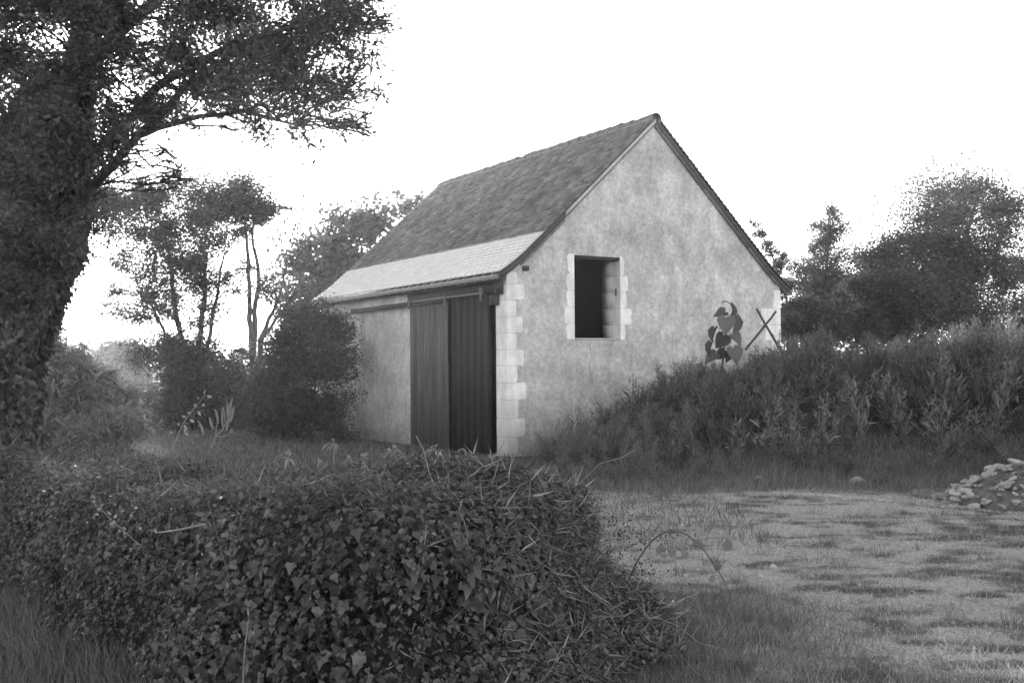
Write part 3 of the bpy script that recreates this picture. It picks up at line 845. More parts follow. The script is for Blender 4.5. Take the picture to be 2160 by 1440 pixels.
make_tree('round_leaved_tree', 'loose round-leaved tree rising behind the far corner of the barn roof', 'tree', b,
          [([b, A(690, 700, 34), A(700, 600, 34), A(722, 500, 34)], .13, .03), ([A(690, 700, 34), A(650, 630, 34), A(630, 560, 34)], .06, .02),
           ([A(700, 600, 34), A(780, 490, 34), A(860, 425, 34)], .05, .015)],
          clumps_px([(690, 560, 70, .6), (740, 500, 50, .5), (650, 640, 60, .5), (800, 470, 45, .3), (700, 485, 36, .8), (755, 478, 32, .8), (640, 540, 32, .7), (690, 550, 40), (740, 560, 36), (648, 612, 36, .8), (618, 645, 28, .6), (700, 622, 36, .9), (782, 500, 22, .6), (768, 455, 18, .5), (850, 432, 22, .6), (884, 420, 16, .5),
                     (722, 600, 32), (660, 690, 28, .7), (610, 692, 24, .5), (810, 480, 16, .4), (830, 405, 10, .3)], 34, 1.0),
          T_ROUND, .13, 10500, FL, twigs=6, limb_r=.03, hug=1.3, twig_r=.008, nup=0, tone=(.45, .2))

def bush(name, label, px, Y, rows, leaf, size, count, mats, dY=.6, stems=6, cat='bush', group=None, tone=(.5, .2), nup=.5):
    b = base_at(px, Y)
    tr = []
    for k in range(stems):
        r_ = rows[int(len(rows) * (k + .5) / stems)]
        e = at(r_[0], r_[1], Y + RNG.uniform(-dY, dY) * .5)
        bb = np.array(b) + np.array([(e[0] - b[0]) * .35 + RNG.uniform(-.1, .1), RNG.uniform(-.2, .2), 0])
        tr.append(([bb, bb + (e - bb) * .5 + RNG.normal(size=3) * .05, e], .035, .012))
    return make_tree(name, label, cat, b, tr, clumps_px(rows, Y, dY), leaf, size, count, mats, group, twig_r=.005, twigs=5, hug=1.5, tone=tone, trunk_name='stem', limb_r=.015, nup=nup, fluff=.7)

bush('dome_bush', 'dark dome-shaped bush below the airy multi-stemmed tree at the meadow edge', 410, 29,
     [(300, 735, 16, .3), (350, 715, 16, .3), (455, 718, 16, .3), (508, 735, 16, .3), (552, 755, 14, .3), (320, 762, 42), (370, 745, 42), (430, 745, 42), (482, 765, 42), (340, 820, 50), (410, 812, 55), (480, 822, 50), (310, 862, 42), (380, 872, 50), (460, 874, 50), (520, 852, 42), (538, 805, 36), (570, 790, 30), (400, 780, 50)], T_DIAMOND, .10, 48000, BL_, dY=1.0)
bush('wall_bush', 'tall dense bush grown against the rendered side wall of the barn', 630, 24.0,
     [(600, 655, 14, .25), (680, 642, 14, .25), (642, 650, 16, .3), (738, 690, 12, .25), (745, 735, 12, .2), (560, 725, 20, .3), (722, 668, 12, .2), (750, 790, 12, .2), (612, 712, 40), (658, 688, 42), (702, 700, 36), (728, 712, 20, .5), (600, 765, 50), (660, 755, 52), (712, 775, 34), (582, 830, 50), (650, 832, 55), (706, 850, 38, .9), (600, 900, 50), (668, 912, 50), (712, 915, 28, .7), (562, 885, 38)], T_DIAMOND, .07, 62000, BL_, dY=.5)
bush('weedy_bush', 'pale ragged bush of tall weeds behind the hedge beside the ivy-clad trunk', 150, 15.0,
     [(20, 705, 36), (40, 770, 46), (95, 745, 36), (138, 772, 32), (62, 832, 54), (140, 842, 48), (205, 840, 44), (252, 855, 34), (42, 902, 50), (120, 912, 50), (196, 912, 44), (258, 902, 32), (150, 790, 30), (215, 800, 22, .6), (60, 690, 14, .25), (112, 705, 14, .25), (165, 735, 16, .25), (235, 800, 16, .3), (270, 835, 16, .3), (30, 660, 14, .2)], T_NARROW, .12, 46000, (M['bark'], M['palweed']), dY=1.0, nup=.1)
bush('hedgerow_bush', 'pale far-off bush on the horizon beyond the meadow', 240, 58,
     [(165, 800, 26), (200, 782, 28), (240, 765, 28), (282, 752, 28), (300, 790, 30), (240, 800, 30), (200, 815, 25), (275, 815, 26)], T_DIAMOND, .22, 22000, FL, dY=2)

b = base_at(1745, 34)
make_tree('slim_tree', 'slim pointed tree with a thin straight trunk beyond the weedy mound', 'tree', b,
          [([b, A(1745, 700, 34), A(1744, 560, 34), A(1750, 440, 34)], .10, .02)],
          clumps_px([(1750, 500, 34, .45), (1740, 570, 52, .6), (1735, 640, 62, .7), (1700, 600, 40, .4), (1752, 440, 13, .5), (1768, 452, 13, .5), (1727, 470, 15, .5), (1757, 490, 20, .7), (1722, 520, 22, .8), (1760, 540, 26), (1702, 572, 25, .7), (1745, 592, 30), (1788, 594, 22, .7), (1700, 632, 28, .8), (1758, 642, 28), (1682, 602, 18, .5), (1664, 562, 12, .4)], 34, .8),
          T_DIAMOND, .095, 21000, FL, twigs=6, twig_r=.008, hug=1.35, limb_r=.03)
b = base_at(2035, 33)
make_tree('broad_tree', 'broad bushy tree, tallest of those beyond the weedy mound', 'tree', b,
          [([b, A(2035, 720, 33), A(2030, 600, 33), A(2042, 480, 33), A(2062, 410, 33)], .20, .03), ([A(2032, 640, 33), A(1960, 560, 32.6), A(1900, 500, 32.4)], .09, .02), ([A(2032, 620, 33), A(2100, 540, 33.4), A(2130, 450, 33.4)], .08, .02)],
          clumps_px([(2060, 430, 70, .5), (1980, 460, 70, .5), (2110, 480, 60, .5), (1930, 540, 70, .5), (2030, 560, 90, .7), (2130, 590, 60, .6), (1950, 640, 80, .7), (2060, 660, 80, .7), (1880, 600, 50, .4), (2150, 450, 50, .4), (2080, 392, 22, .6), (2030, 412, 26, .7), (1975, 417, 20, .6), (2120, 422, 22, .6), (1960, 462, 28, .8), (2020, 462, 34, .9), (2090, 462, 32, .9), (2140, 442, 16, .5), (1900, 502, 24, .6), (1960, 522, 34), (2030, 530, 40, 1.3), (2100, 532, 34),
                     (1872, 542, 22, .6), (1902, 572, 32, .9), (1970, 592, 40, 1.2), (2040, 602, 44, 1.4), (2110, 602, 34), (2150, 562, 20, .5), (1932, 652, 36), (2000, 662, 40, 1.3), (2070, 672, 40, 1.2), (2140, 652, 34, .8), (2150, 702, 30), (2200, 600, 40), (2210, 690, 40)], 33, 1.6),
          T_DIAMOND, .10, 78000, FL, twigs=6, twig_r=.008, hug=1.3, limb_r=.03)
bush('roadside_bush', 'dark rounded bush at the foot of the slim pointed tree', 1820, 30, [(1770, 700, 34), (1820, 680, 40, 1.2), (1822, 642, 28), (1862, 645, 28, .9), (1885, 692, 34), (1850, 602, 20, .6), (1832, 590, 20, .5), (1940, 705, 30, .9), (1910, 660, 26), (1845, 560, 34, .6), (1870, 535, 30, .5), (1895, 590, 40, .7), (1830, 600, 34, .6), (1930, 620, 40, .6), (1815, 620, 30, .5), (1795, 650, 28, .5), (1860, 590, 34, .5)], T_DIAMOND, .10, 62000, BL_, dY=.9)
bush('roadside_bush', 'leafy bush at the right-hand corner of the barn, below its eave', 1690, 29, [(1672, 652, 26, .9), (1690, 690, 34), (1735, 692, 34), (1662, 690, 24), (1715, 655, 26, .8), (1650, 620, 14, .4)], T_DIAMOND, .09, 32000, BL_, dY=.6)
b = base_at(1690, 31)
make_tree('twiggy_tree', 'sparse twiggy tree showing just past the right-hand slope of the barn roof', 'tree', b,
          [([b, A(1672, 680, 31), A(1650, 600, 31), A(1625, 530, 31), A(1600, 480, 31)], .06, .012)],
          clumps_px([(1600, 490, 9, .5), (1622, 525, 13, .6), (1642, 565, 15, .6), (1662, 600, 15, .7), (1590, 470, 7, .3), (1652, 540, 9, .3)], 31, .3), T_DIAMOND, .09, 2600, FL, twigs=7, twig_r=.006, limb_r=.02)

# distant hedgerow round the fields
n_ = 26000
an = RNG.uniform(-math.pi, math.pi, n_); rad = 150 + RNG.uniform(-9, 9, n_)
h = 2.2 + 3.2 * fbm(an * 20 + 40, an * 0, 51)
P = np.stack([np.sin(an) * rad, np.cos(an) * rad, RNG.uniform(0, 1, n_) * h], -1)
g = Geo(); g.leaves(P, rvec(n_), rvec(n_), RNG.uniform(.8, 1.6, n_), T_DIAMOND, RNG.uniform(0, 1, n_)); g.build('distant_hedgerow', M['far_leaf'], kind='stuff')

# ------------------------------------------------------------------ overgrown hedge in the foreground
POLY = np.array([(-7, 8.9), (-3.95, 7.75), (-3.0, 6.5), (-2.25, 5.55), (-1.5, 4.75), (-.8, 4.35), (-.1, 4.45), (.42, 4.95), (.80, 5.8), (1.02, 6.7), (.62, 7.6), (.05, 8.4), (-.7, 9.0), (-2, 9.6), (-3.6, 10.4), (-7, 11)])
def poly_dist(x, y):
    x = np.asarray(x, float); y = np.asarray(y, float)
    d = np.full(x.shape, 1e9); ins = np.zeros(x.shape, bool)
    for (xa, ya), (xb, yb) in zip(POLY, np.roll(POLY, -1, 0)):
        ex, ey = xb - xa, yb - ya
        t = np.clip(((x - xa) * ex + (y - ya) * ey) / (ex * ex + ey * ey), 0, 1)
        d = np.minimum(d, np.hypot(x - xa - t * ex, y - ya - t * ey))
        c = ((ya > y) != (yb > y)) & (x < (xb - xa) * (y - ya) / (yb - ya + 1e-12) + xa)
        ins ^= c
    return np.where(ins, d, -d)
def hedge_h(x, y):
    d = poly_dist(x, y) + .42 * (fbm(x * 1.9, y * 1.9, 61) - .5)
    right = sstep(-.5, .9, x)
    w = .80 + 1.0 * right
    t = np.clip(d / w, 0, 1)
    top = (.98 + .14 * sstep(-2.2, -4, x) - .27 * sstep(5.6, 9.0, y) - .13 * right) + .26 * (fbm(x * 1.3, y * 1.3, 62) - .5) + .20 * (fbm(x * 4, y * 4, 63) - .5)
    return top * (1 - (1 - t) ** (3 - right))
hs = .05
hx = np.arange(-6.6, 1.5, hs); hy = np.arange(4.0, 11, hs)
HXm, HYm = np.meshgrid(hx, hy)
HH_ = hedge_h(HXm, HYm)
dHy, dHx = np.gradient(HH_, hs)
NRM = unit(np.stack([-dHx, -dHy, np.ones_like(HH_)], -1))
area = 1 / NRM[..., 2]
hedge = empty('ivy_hedge', (-1.5, 6.5, 0), 'long overgrown hedge smothered in ivy in front of the barn', 'hedge')
HB = np.array([-1.5, 6.5, 0.])
# inner litter and twigs
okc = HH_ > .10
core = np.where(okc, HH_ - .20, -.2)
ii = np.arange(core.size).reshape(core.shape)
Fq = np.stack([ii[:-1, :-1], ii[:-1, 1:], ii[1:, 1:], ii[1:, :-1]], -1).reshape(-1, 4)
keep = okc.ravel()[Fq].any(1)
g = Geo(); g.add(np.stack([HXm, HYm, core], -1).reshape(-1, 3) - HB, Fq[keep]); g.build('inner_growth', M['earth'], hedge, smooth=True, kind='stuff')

def hedge_samples(n, wfun, off=(-.12, .06)):
    wt = (area * wfun(HXm, HYm, NRM)) * (HH_ > .03)
    cdf = np.cumsum(wt.ravel()); cdf /= cdf[-1]
    q = np.searchsorted(cdf, RNG.uniform(size=n))
    iy, ix = np.unravel_index(q, HH_.shape)
    jx, jy = RNG.uniform(-.5, .5, (2, n)) * hs
    N_ = NRM[iy, ix]
    P = np.stack([HXm[iy, ix] + jx, HYm[iy, ix] + jy, HH_[iy, ix] + dHx[iy, ix] * jx + dHy[iy, ix] * jy], -1)
    o_ = RNG.uniform(off[0], off[1], n)
    bump_ = .42 * (fbm((P[:, 0] - .4 * P[:, 1]) * 2.6, P[:, 2] * 2.8, 65) - .5) + .16 * (fbm((P[:, 0] - .4 * P[:, 1]) * 7, P[:, 2] * 7, 66) - .5)
    o_ = o_ + np.where(N_[:, 2] < .8, bump_, bump_ * .4)
    P = P + N_ * o_[:, None]
    P[:, 2] = np.maximum(P[:, 2], .01)
    return P, N_, o_
def facing(N_): return np.where(N_[..., 1] < .25, 1.0, .15)
def w_ivy(x, y, N_): return facing(N_) * sstep(.93, .72, N_[..., 2]) * sstep(.55, -.25, x + .5 * (fbm(x * 2, y * 2, 71) - .5))
def w_bram(x, y, N_): return facing(N_) * sstep(-.55, .15, x + .5 * (fbm(x * 2, y * 2, 71) - .5)) * 1.0
def w_top(x, y, N_): return sstep(.70, .9, N_[..., 2]) * sstep(.5, -.2, x)
P, N_, o_ = hedge_samples(72000, w_ivy)
k = len(P)
patch = fbm(P[:, 0] * 1.3, P[:, 2] * 1.6, 72)
size = np.minimum(np.exp(RNG.normal(math.log(.027), .36, k)), .055) * (.7 + .6 * patch)
big_ = sstep(-1.9, -.9, P[:, 0]); size *= .72 + .38 * big_
LN = N_ * .9 + .75 * rvec(k) + np.array([0, -.1, .30]); LT = np.array([0, 0, -1.]) + .45 * rvec(k) + .15 * N_
tone = np.clip(RNG.normal(.42, .28, k) + 1.1 * (patch - .5), 0, 1)
dist = np.linalg.norm(P - np.array([0, 0, EYE]), axis=1)
infrm = (np.abs(P[:, 0] / P[:, 1]) < .47) & (HOR + F_PX * (EYE - P[:, 2]) / P[:, 1] < 1430)
score = size / dist * (o_ > .02) * infrm * (unit(LN)[:, 1] < -.35)
front = np.argsort(-score)[:300]
rest = np.ones(k, bool); rest[front] = False
g = Geo(); g.leaves(P[rest] - HB, LN[rest], LT[rest], size[rest], T_IVY, tone[rest]); g.build('foliage', M['ivy'], hedge, kind='stuff')
pd_, nd_, od_ = hedge_samples(260, w_ivy, (-.02, .05)); g = Geo(); g.leaves(pd_ - HB, nd_ + .8 * rvec(260), rvec(260) + np.array([0, 0, -.6]), RNG.uniform(.015, .035, 260), T_OVAL, RNG.uniform(.1, 1, 260)); g.build('dead_leaves', M['drygrass'], hedge, kind='stuff')
protos = []
for i in range(5):
    gg = Geo(); tv = T_IVY[0].copy(); tv[1:] += RNG.normal(size=(len(tv) - 1, 3)) * .035; tv[5, 2] -= RNG.uniform(0, .12)
    gg.leaves(np.zeros((1, 3)), np.array([[0, 0, 1.]]), np.array([[0, 1., 0]]), 1.0, (tv, T_IVY[1]), .30 + .13 * i)
    protos.append(gg.build('leaf', M['ivy'], hedge))
for n2, i in enumerate(front):
    o = protos[n2] if n2 < 5 else copy_of(protos[n2 % 5], hedge)
    nn = unit(LN[i]); tt = unit(LT[i] - (LT[i] @ nn) * nn); xx = np.cross(tt, nn)
    m4 = Matrix(((xx[0], tt[0], nn[0], 0), (xx[1], tt[1], nn[1], 0), (xx[2], tt[2], nn[2], 0), (0, 0, 0, 1)))
    o.rotation_euler = m4.to_euler(); o.location = Vector(P[i] - HB); o.scale = (float(size[i]) * 1.15,) * 3
# tangle on top of the hedge: small leaves, bent grass, dry bits
P, N_, o_ = hedge_samples(60000, w_top, (-.07, .05)); k = len(P)
pt = fbm(P[:, 0] * 1.6, P[:, 1] * 1.6, 73)
g = Geo(); h_ = k // 2
g.leaves(P[:h_] - HB, rvec(h_) * .8 + np.array([0, 0, .7]), rvec(h_) + np.array([0, 0, .1]), RNG.uniform(.016, .036, h_), T_OVAL, np.clip(RNG.normal(.4, .25, h_) + (pt[:h_] - .5), 0, 1))
g.leaves(P[h_:] - HB, rvec(k - h_) + np.array([0, 0, .4]), rvec(k - h_) * np.array([1, 1, .5]) + np.array([0, 0, .15]), RNG.uniform(.025, .07, k - h_), T_NARROW, np.clip(RNG.normal(.5, .3, k - h_) + (pt[h_:] - .5), 0, 1))
g.build('top_growth', M['topgrowth'], hedge, kind='stuff')
P, N_, o_ = hedge_samples(420, w_top, (-.03, .03)); k = len(P)
g = Geo(); g.leaves(P - HB, rvec(k), rvec(k) * np.array([1, 1, .5]) + np.array([0, 0, .3]), RNG.uniform(.08, .20, k), T_STRAW, RNG.uniform(.2, 1, k)); g.build('dry_stalks', M['dry'], hedge, kind='stuff')

# brambles on the end of the hedge
bramble = empty('bramble_thicket', (.45, 6.2, 0), 'sprawling bramble thicket with berries covering the right-hand end of the hedge', 'bramble')
BB = np.array([.45, 6.2, 0.])
P, N_, o_ = hedge_samples(34000, w_bram, (-.09, .07)); k = len(P)
pt = fbm(P[:, 0] * 2.2, P[:, 1] * 2.2, 74)
h_ = int(k * .72)
g = Geo(); g.leaves(P[:h_] - BB, N_[:h_] + .8 * rvec(h_) + np.array([0, 0, .4]), rvec(h_) + np.array([0, -.1, -.4]), RNG.uniform(.018, .042, h_), T_OVAL, np.clip(RNG.normal(.45, .25, h_) + .8 * (pt[:h_] - .5), 0, 1))
g.build('foliage', M['bramble'], bramble, kind='stuff')
g = Geo(); g.leaves(P[h_:] - BB, rvec(k - h_), rvec(k - h_) * np.array([1, .6, .6]) + np.array([.3, 0, .0]), RNG.uniform(.03, .085, k - h_), (T_STRAW[0] * np.array([4, 1, 1]), T_STRAW[1]), np.clip(RNG.normal(.5, .3, k - h_), 0, 1))
g.build('undergrowth', M['topgrowth'], bramble, kind='stuff')
P, N_, o_ = hedge_samples(2600, w_bram, (-.05, .05)); k = len(P)
g = Geo(); g.leaves(P - BB, rvec(k), rvec(k) * np.array([1, .7, .8]) + np.array([.3, -.1, -.1]), RNG.uniform(.06, .20, k), T_STRAW, RNG.uniform(0, .6, k)); g.build('tangle', M['drygrass'], bramble, kind='stuff')
P, N_, o_ = hedge_samples(60, w_bram, (.0, .06))
for i in range(len(P)):
    d = unit(np.array([RNG.normal(.5, .8), RNG.normal(-.2, .5), RNG.normal(-.25, .35)]))
    L_ = RNG.uniform(.25, .85)
    g = Geo(); g.tube(path(P[i] - d * L_ * .5, P[i] + d * L_ * .5, 7, .25, RNG.uniform(0, .14)) - BB, np.linspace(.0024, .0012, 7), 4, RNG.uniform(.0, .6))
    g.build('cane', M['drygrass'] if i % 3 else M['stick'], bramble)
gb_ = Geo()
sph = (np.array([(1, 0, 0), (-1, 0, 0), (0, 1, 0), (0, -1, 0), (0, 0, 1), (0, 0, -1)], float) * .5, np.array([(0, 2, 4), (2, 1, 4), (1, 3, 4), (3, 0, 4), (2, 0, 5), (1, 2, 5), (3, 1, 5), (0, 3, 5)]))
for px, py, Y in ((1295, 1095, 6.9), (1330, 1118, 6.8), (1350, 1140, 6.7), (1390, 1128, 6.7), (1275, 1150, 6.5), (1355, 1195, 6.4), (1362, 1210, 6.4), (1120, 1020, 7.2), (1205, 1030, 7.2), (1060, 1015, 7.4), (1240, 1065, 7.0), (1310, 1165, 6.5), (1370, 1260, 6.1)):
    n_ = 26; c = at(px, py, Y)
    gb_.leaves(c + RNG.normal(size=(n_, 3)) * np.array([.055, .06, .03]) - BB, rvec(n_), rvec(n_), RNG.uniform(.010, .017, n_), sph, RNG.uniform(0, 1, n_))
gb_.build('berries', M['berry'], bramble, kind='stuff')

def cane_plant(name, label, cat, pts, r, mat, leaves=(), leaf_t=T_OVAL, lmat=None, Y=None, group=None):
    """a stem through points (px, py, Y) with leaves (px, py, size px, tip angle deg, tone)"""
    Pw = np.array([at(*p) for p in pts]); b = Pw[0]
    root = empty(name, b, label, cat, group)
    n_ = len(Pw); t = np.linspace(0, n_ - 1, (n_ - 1) * 5 + 1)
    S = np.stack([np.interp(t, np.arange(n_), Pw[:, k]) for k in range(3)], -1)
    for _ in range(3): S[1:-1] = (S[:-2] + 2 * S[1:-1] + S[2:]) / 4
    g = Geo(); g.tube(S - b, np.linspace(r, r * .5, len(S)), 5, .6); g.build('stem', mat, root, smooth=True)
    for (px, py, sz, ang, tone) in leaves:
        Yl = Pw[np.argmin(np.abs(np.array([p[0] for p in pts]) - px) + np.abs(np.array([p[1] for p in pts]) - py))][1] + RNG.uniform(-.03, .03)
        c = at(px, py, Yl); a = math.radians(ang)
        g = Geo(); g.leaves((c - b)[None], np.array([[RNG.normal() * .4, -1, RNG.uniform(-.2, .7)]]), np.array([[math.cos(a), RNG.normal() * .2, math.sin(a)]]), sz * Yl / F_PX, leaf_t, tone)
        g.build('leaf', lmat, root)
    return root
cane_plant('bramble_cane', 'arching dark bramble cane standing clear of the thicket over the dry ground', 'bramble', [(1325, 1225, 6.5), (1345, 1180, 6.5), (1375, 1138, 6.5), (1410, 1117, 6.5), (1450, 1125, 6.5), (1490, 1165, 6.5), (1520, 1210, 6.5), (1542, 1255, 6.5)], .007, M['stick'],
           [(1388, 1150, 26, 300, .4), (1400, 1120, 20, 60, .5), (1418, 1152, 26, 250, .3), (1440, 1160, 22, 280, .4), (1462, 1142, 24, 330, .35), (1470, 1128, 20, 60, .5), (1518, 1185, 22, 240, .4), (1532, 1162, 26, 80, .25), (1508, 1215, 20, 200, .4)], T_ROUND, M['bramble'])
cane_plant('bramble_cane', 'short pale bramble shoot curving up below the arching dark cane', 'bramble', [(1372, 1232, 6.4), (1385, 1195, 6.4), (1405, 1172, 6.4), (1432, 1152, 6.4)], .0045, M['dry'], [(1430, 1152, 18, 30, .5), (1405, 1172, 16, 160, .5)], T_ROUND, M['bramble'])
cane_plant('bramble_cane', 'dark cane poking from the base of the bramble thicket over the turf', 'bramble', [(1375, 1372, 5.7), (1398, 1342, 5.7), (1425, 1325, 5.7), (1442, 1320, 5.7)], .006, M['stick'])
cane_plant('bramble_cane', 'thin curved shoot reaching right over the pale ground behind the arching cane', 'bramble', [(1300, 1105, 7.2), (1345, 1092, 7.2), (1400, 1092, 7.2), (1455, 1085, 7.3), (1500, 1090, 7.3)], .0035, M['dry'])

# shoots on the front of the hedge
sh = []
for i in range(17):
    t = i / 16; sh.append((192 + 95 * t + random.uniform(-14, 14), 1055 + 95 * t + random.uniform(-12, 14), random.uniform(8, 13), random.uniform(0, 360), random.uniform(.2, .7)))
cane_plant('leafy_shoot', 'pale round-leaved shoot leaning left across the ivy hedge', 'shoot', [(345, 1195, 5.6), (290, 1145, 5.55), (240, 1100, 5.5), (190, 1052, 5.5)], .004, M['pale_plant'], sh, T_OVAL, M['pale_plant'])
sh = []
for i in range(22):
    t = i / 21; s = -1 if i % 2 else 1
    sh.append((430 + 85 * t + 10 * s, 1035 + 330 * t, random.uniform(15, 23), 90 - s * random.uniform(60, 120), random.uniform(.3, .8)))
cane_plant('leafy_shoot', 'tall climbing shoot with paired leaves rising up the face of the ivy hedge', 'shoot', [(525, 1395, 4.75), (500, 1290, 4.75), (475, 1190, 4.8), (448, 1090, 4.85), (428, 1020, 4.95)], .003, M['stick'], sh, T_OVAL, M['bramble'])
cane_plant('thorny_twig', 'bare grey twig sticking out sideways from the ivy hedge', 'twig', [(432, 1105, 4.85), (400, 1112, 4.75), (365, 1119, 4.7), (328, 1123, 4.7)], .006, M['dry'], [(405, 1110, 10, 80, .4), (375, 1117, 9, 100, .4)], T_NARROW, M['dry'])
cane_plant('pale_stalk', 'upright pale dry stalk at the foot of the ivy hedge', 'stalk', [(511, 1500, 4.45), (513, 1430, 4.45), (516, 1370, 4.45), (524, 1305, 4.45)], .005, M['dry'], [(530, 1340, 16, 60, .6), (508, 1345, 16, 120, .6), (524, 1300, 18, 95, .6)], T_NARROW, M['dry'])
sh = [(x, y, s, a, .7 + random.uniform(-.2, .3)) for x, y, s, a in ((430, 832, 12, 60), (436, 835, 12, 350), (420, 842, 8, 120), (428, 850, 9, 300), (412, 858, 9, 100), (418, 866, 12, 300), (404, 872, 10, 160), (400, 884, 12, 330), (392, 880, 10, 150), (388, 896, 12, 320), (395, 900, 14, 250), (378, 898, 9, 110), (365, 914, 10, 150), (390, 912, 10, 320))]
cane_plant('curving_plant', 'leafy stem curving up to the right from the back of the hedge top', 'plant', [(362, 950, 8.9), (375, 920, 8.9), (384, 896, 8.9), (402, 870, 8.9), (420, 848, 8.9), (434, 832, 8.9)], .006, M['pale_plant'], sh, T_OVAL, M['pale_plant'])
# plant with pale upright spikes
b = at(445, 940, 8.9); sp = empty('spiky_weed', b, 'pale weed with upright finger-like flower spikes beside the curving leafy stem', 'plant')
g = Geo(); g.tube(np.array([at(445, 945, 8.9), at(455, 920, 8.9), at(470, 905, 8.9), at(482, 880, 8.9)]) - b, .006, 5, .7); g.tube(np.array([at(455, 920, 8.9), at(456, 900, 8.9), at(460, 885, 8.9)]) - b, .005, 5, .7)
g.tube(np.array([at(456, 921, 8.9), at(475, 920, 8.9), at(488, 910, 8.9)]) - b, .004, 5, .7); g.build('stem', M['pale_plant'], sp)
for x0, y0, x1, y1 in ((429, 918, 419, 888), (450, 905, 441, 878), (461, 893, 452, 862), (470, 900, 468, 860), (474, 890, 470, 858), (482, 880, 479, 850), (484, 876, 490, 838), (476, 908, 484, 882), (484, 890, 494, 866), (486, 912, 490, 906), (480, 884, 494, 858)):
    P0, P1 = at(x0, y0, 8.9), at(x1, y1, 8.9 + random.uniform(-.05, .05))
    g = Geo(); g.tube(path(P0, P1, 6, .12) - b, [.005, .010, .011, .010, .008, .002], 5, random.uniform(.5, 1))
    n_ = 30; tt = RNG.uniform(0, 1, n_)[:, None]; g.leaves(P0 + (P1 - P0) * tt - b + RNG.normal(size=(n_, 3)) * .006, rvec(n_), rvec(n_) + np.array([0, 0, .5]), .02, T_NARROW, RNG.uniform(.4, 1, n_))
    g.build('flower_spike', M['pale_plant'], sp)
# whorled plants along the far edge of the hedge top
WP = [((703, 928), 1000, 9, 26, 'tallest whorled plant on the hedge top, before the bush at the barn wall'), ((607, 950), 990, 7, 28, 'small whorled plant on the hedge top, farthest from the barn door'), ((676, 968), 1000, 6, 28, 'low whorled plant leaning left of the tallest one on the hedge top'),
      ((735, 962), 1000, 7, 26, 'whorled plant with a bright tip just right of the tallest one'), ((768, 955), 1000, 7, 20, 'pointed leafy plant in front of the pale wall on the hedge top'), ((830, 940), 1000, 13, 34, 'bushy whorled plant on the hedge top before the plastered wall'), ((918, 938), 1000, 9, 36, 'whorled plant with curved leaves before the sliding door')]
for (px, py), pb, nl, ln, lab in WP:
    b = at(px + random.uniform(-3, 3), pb, 8.5); t_ = at(px, py + 6, 8.5)
    r_ = empty('whorled_plant', b, lab, 'plant', 'whorled plants along the hedge top')
    S = path(b, t_, 7, .12); g = Geo(); g.tube(S - b, np.linspace(.007, .004, 7), 5, .6); g.build('stem', M['pale_plant'], r_)
    for i in range(nl):
        an = 2 * math.pi * i / nl + random.uniform(-.3, .3); up = random.uniform(.1, .7)
        L_ = ln * random.uniform(.8, 1.25) * 8.5 / F_PX
        d = np.array([math.cos(an), math.sin(an) * .9, 0]); s0 = t_ - np.array([0, 0, random.uniform(0, .05)])
        c = [s0 + d * L_ * q + np.array([0, 0, L_ * (up * q - .95 * q * q)]) for q in (0, .33, .66, 1.0)]
        wv = np.array([-d[1], d[0], 0]) * L_ * .11
        V = np.array([c[0] - wv * .3, c[0] + wv * .3, c[1] - wv, c[1] + wv, c[2] - wv * .8, c[2] + wv * .8, c[3]]) - b
        g = Geo(); g.add2(V, [(4, 5, 6)], [(0, 1, 3, 2), (2, 3, 5, 4)], random.uniform(.1, .9)); g.build('leaf', M['pale_plant'], r_)
    n_ = 8; g = Geo(); g.leaves(np.tile(t_ - b, (n_, 1)) + RNG.normal(size=(n_, 3)) * .012, rvec(n_), rvec(n_) + np.array([0, 0, .8]), .035, T_OVAL, RNG.uniform(.6, 1, n_)); g.build('bud', M['pale_plant'], r_, kind='stuff')
# dry grass tuft
b = at(1020, 1022, 7.1); b[2] = float(hedge_h(b[0], b[1])) - .03; tf = empty('dry_grass_tuft', b, 'pale tuft of bent dry grass on the hedge top before the door', 'grass tuft')
g = Geo()
for i in range(80):
    s = b + np.array([RNG.normal() * .12, RNG.normal() * .10, -.05]); an = RNG.uniform(0, 2 * math.pi); L_ = RNG.uniform(.16, .42); bend = RNG.uniform(.1, .9)
    d = np.array([math.cos(an), math.sin(an) * .5, 0])
    q = np.linspace(0, 1, 8)[:, None]
    P = s + d * L_ * (bend * .75 * q ** 1.6) + np.array([0, 0, 1.]) * L_ * (q - (.55 * bend) * q ** 3)
    g.tube(P - b, np.linspace(.0026, .0012, 8), 3, RNG.uniform(0, .9))
g.build('blades', M['dry'], tf, kind='stuff')
g = Geo()
for X in ((955, 985), (965, 948), (985, 942)): pass
for pts in ([(952, 1020), (958, 975), (968, 946), (982, 946), (988, 985), (992, 1020)], [(955, 1010), (966, 962), (975, 958), (980, 975), (984, 1010)], [(920, 1012), (950, 985), (985, 968), (1000, 953), (1012, 985), (1025, 1010)], [(1035, 1030), (1036, 970), (1030, 958)], [(1036, 968), (1048, 958)]):
    P = np.array([at(x, y, 7.1) for x, y in pts]); t = np.linspace(0, len(P) - 1, 20); S = np.stack([np.interp(t, np.arange(len(P)), P[:, k]) for k in range(3)], -1)
    for _ in range(2): S[1:-1] = (S[:-2] + 2 * S[1:-1] + S[2:]) / 4
    g = Geo(); g.tube(S - b, .0035, 4, .9); g.build('stalk', M['dry'], tf)

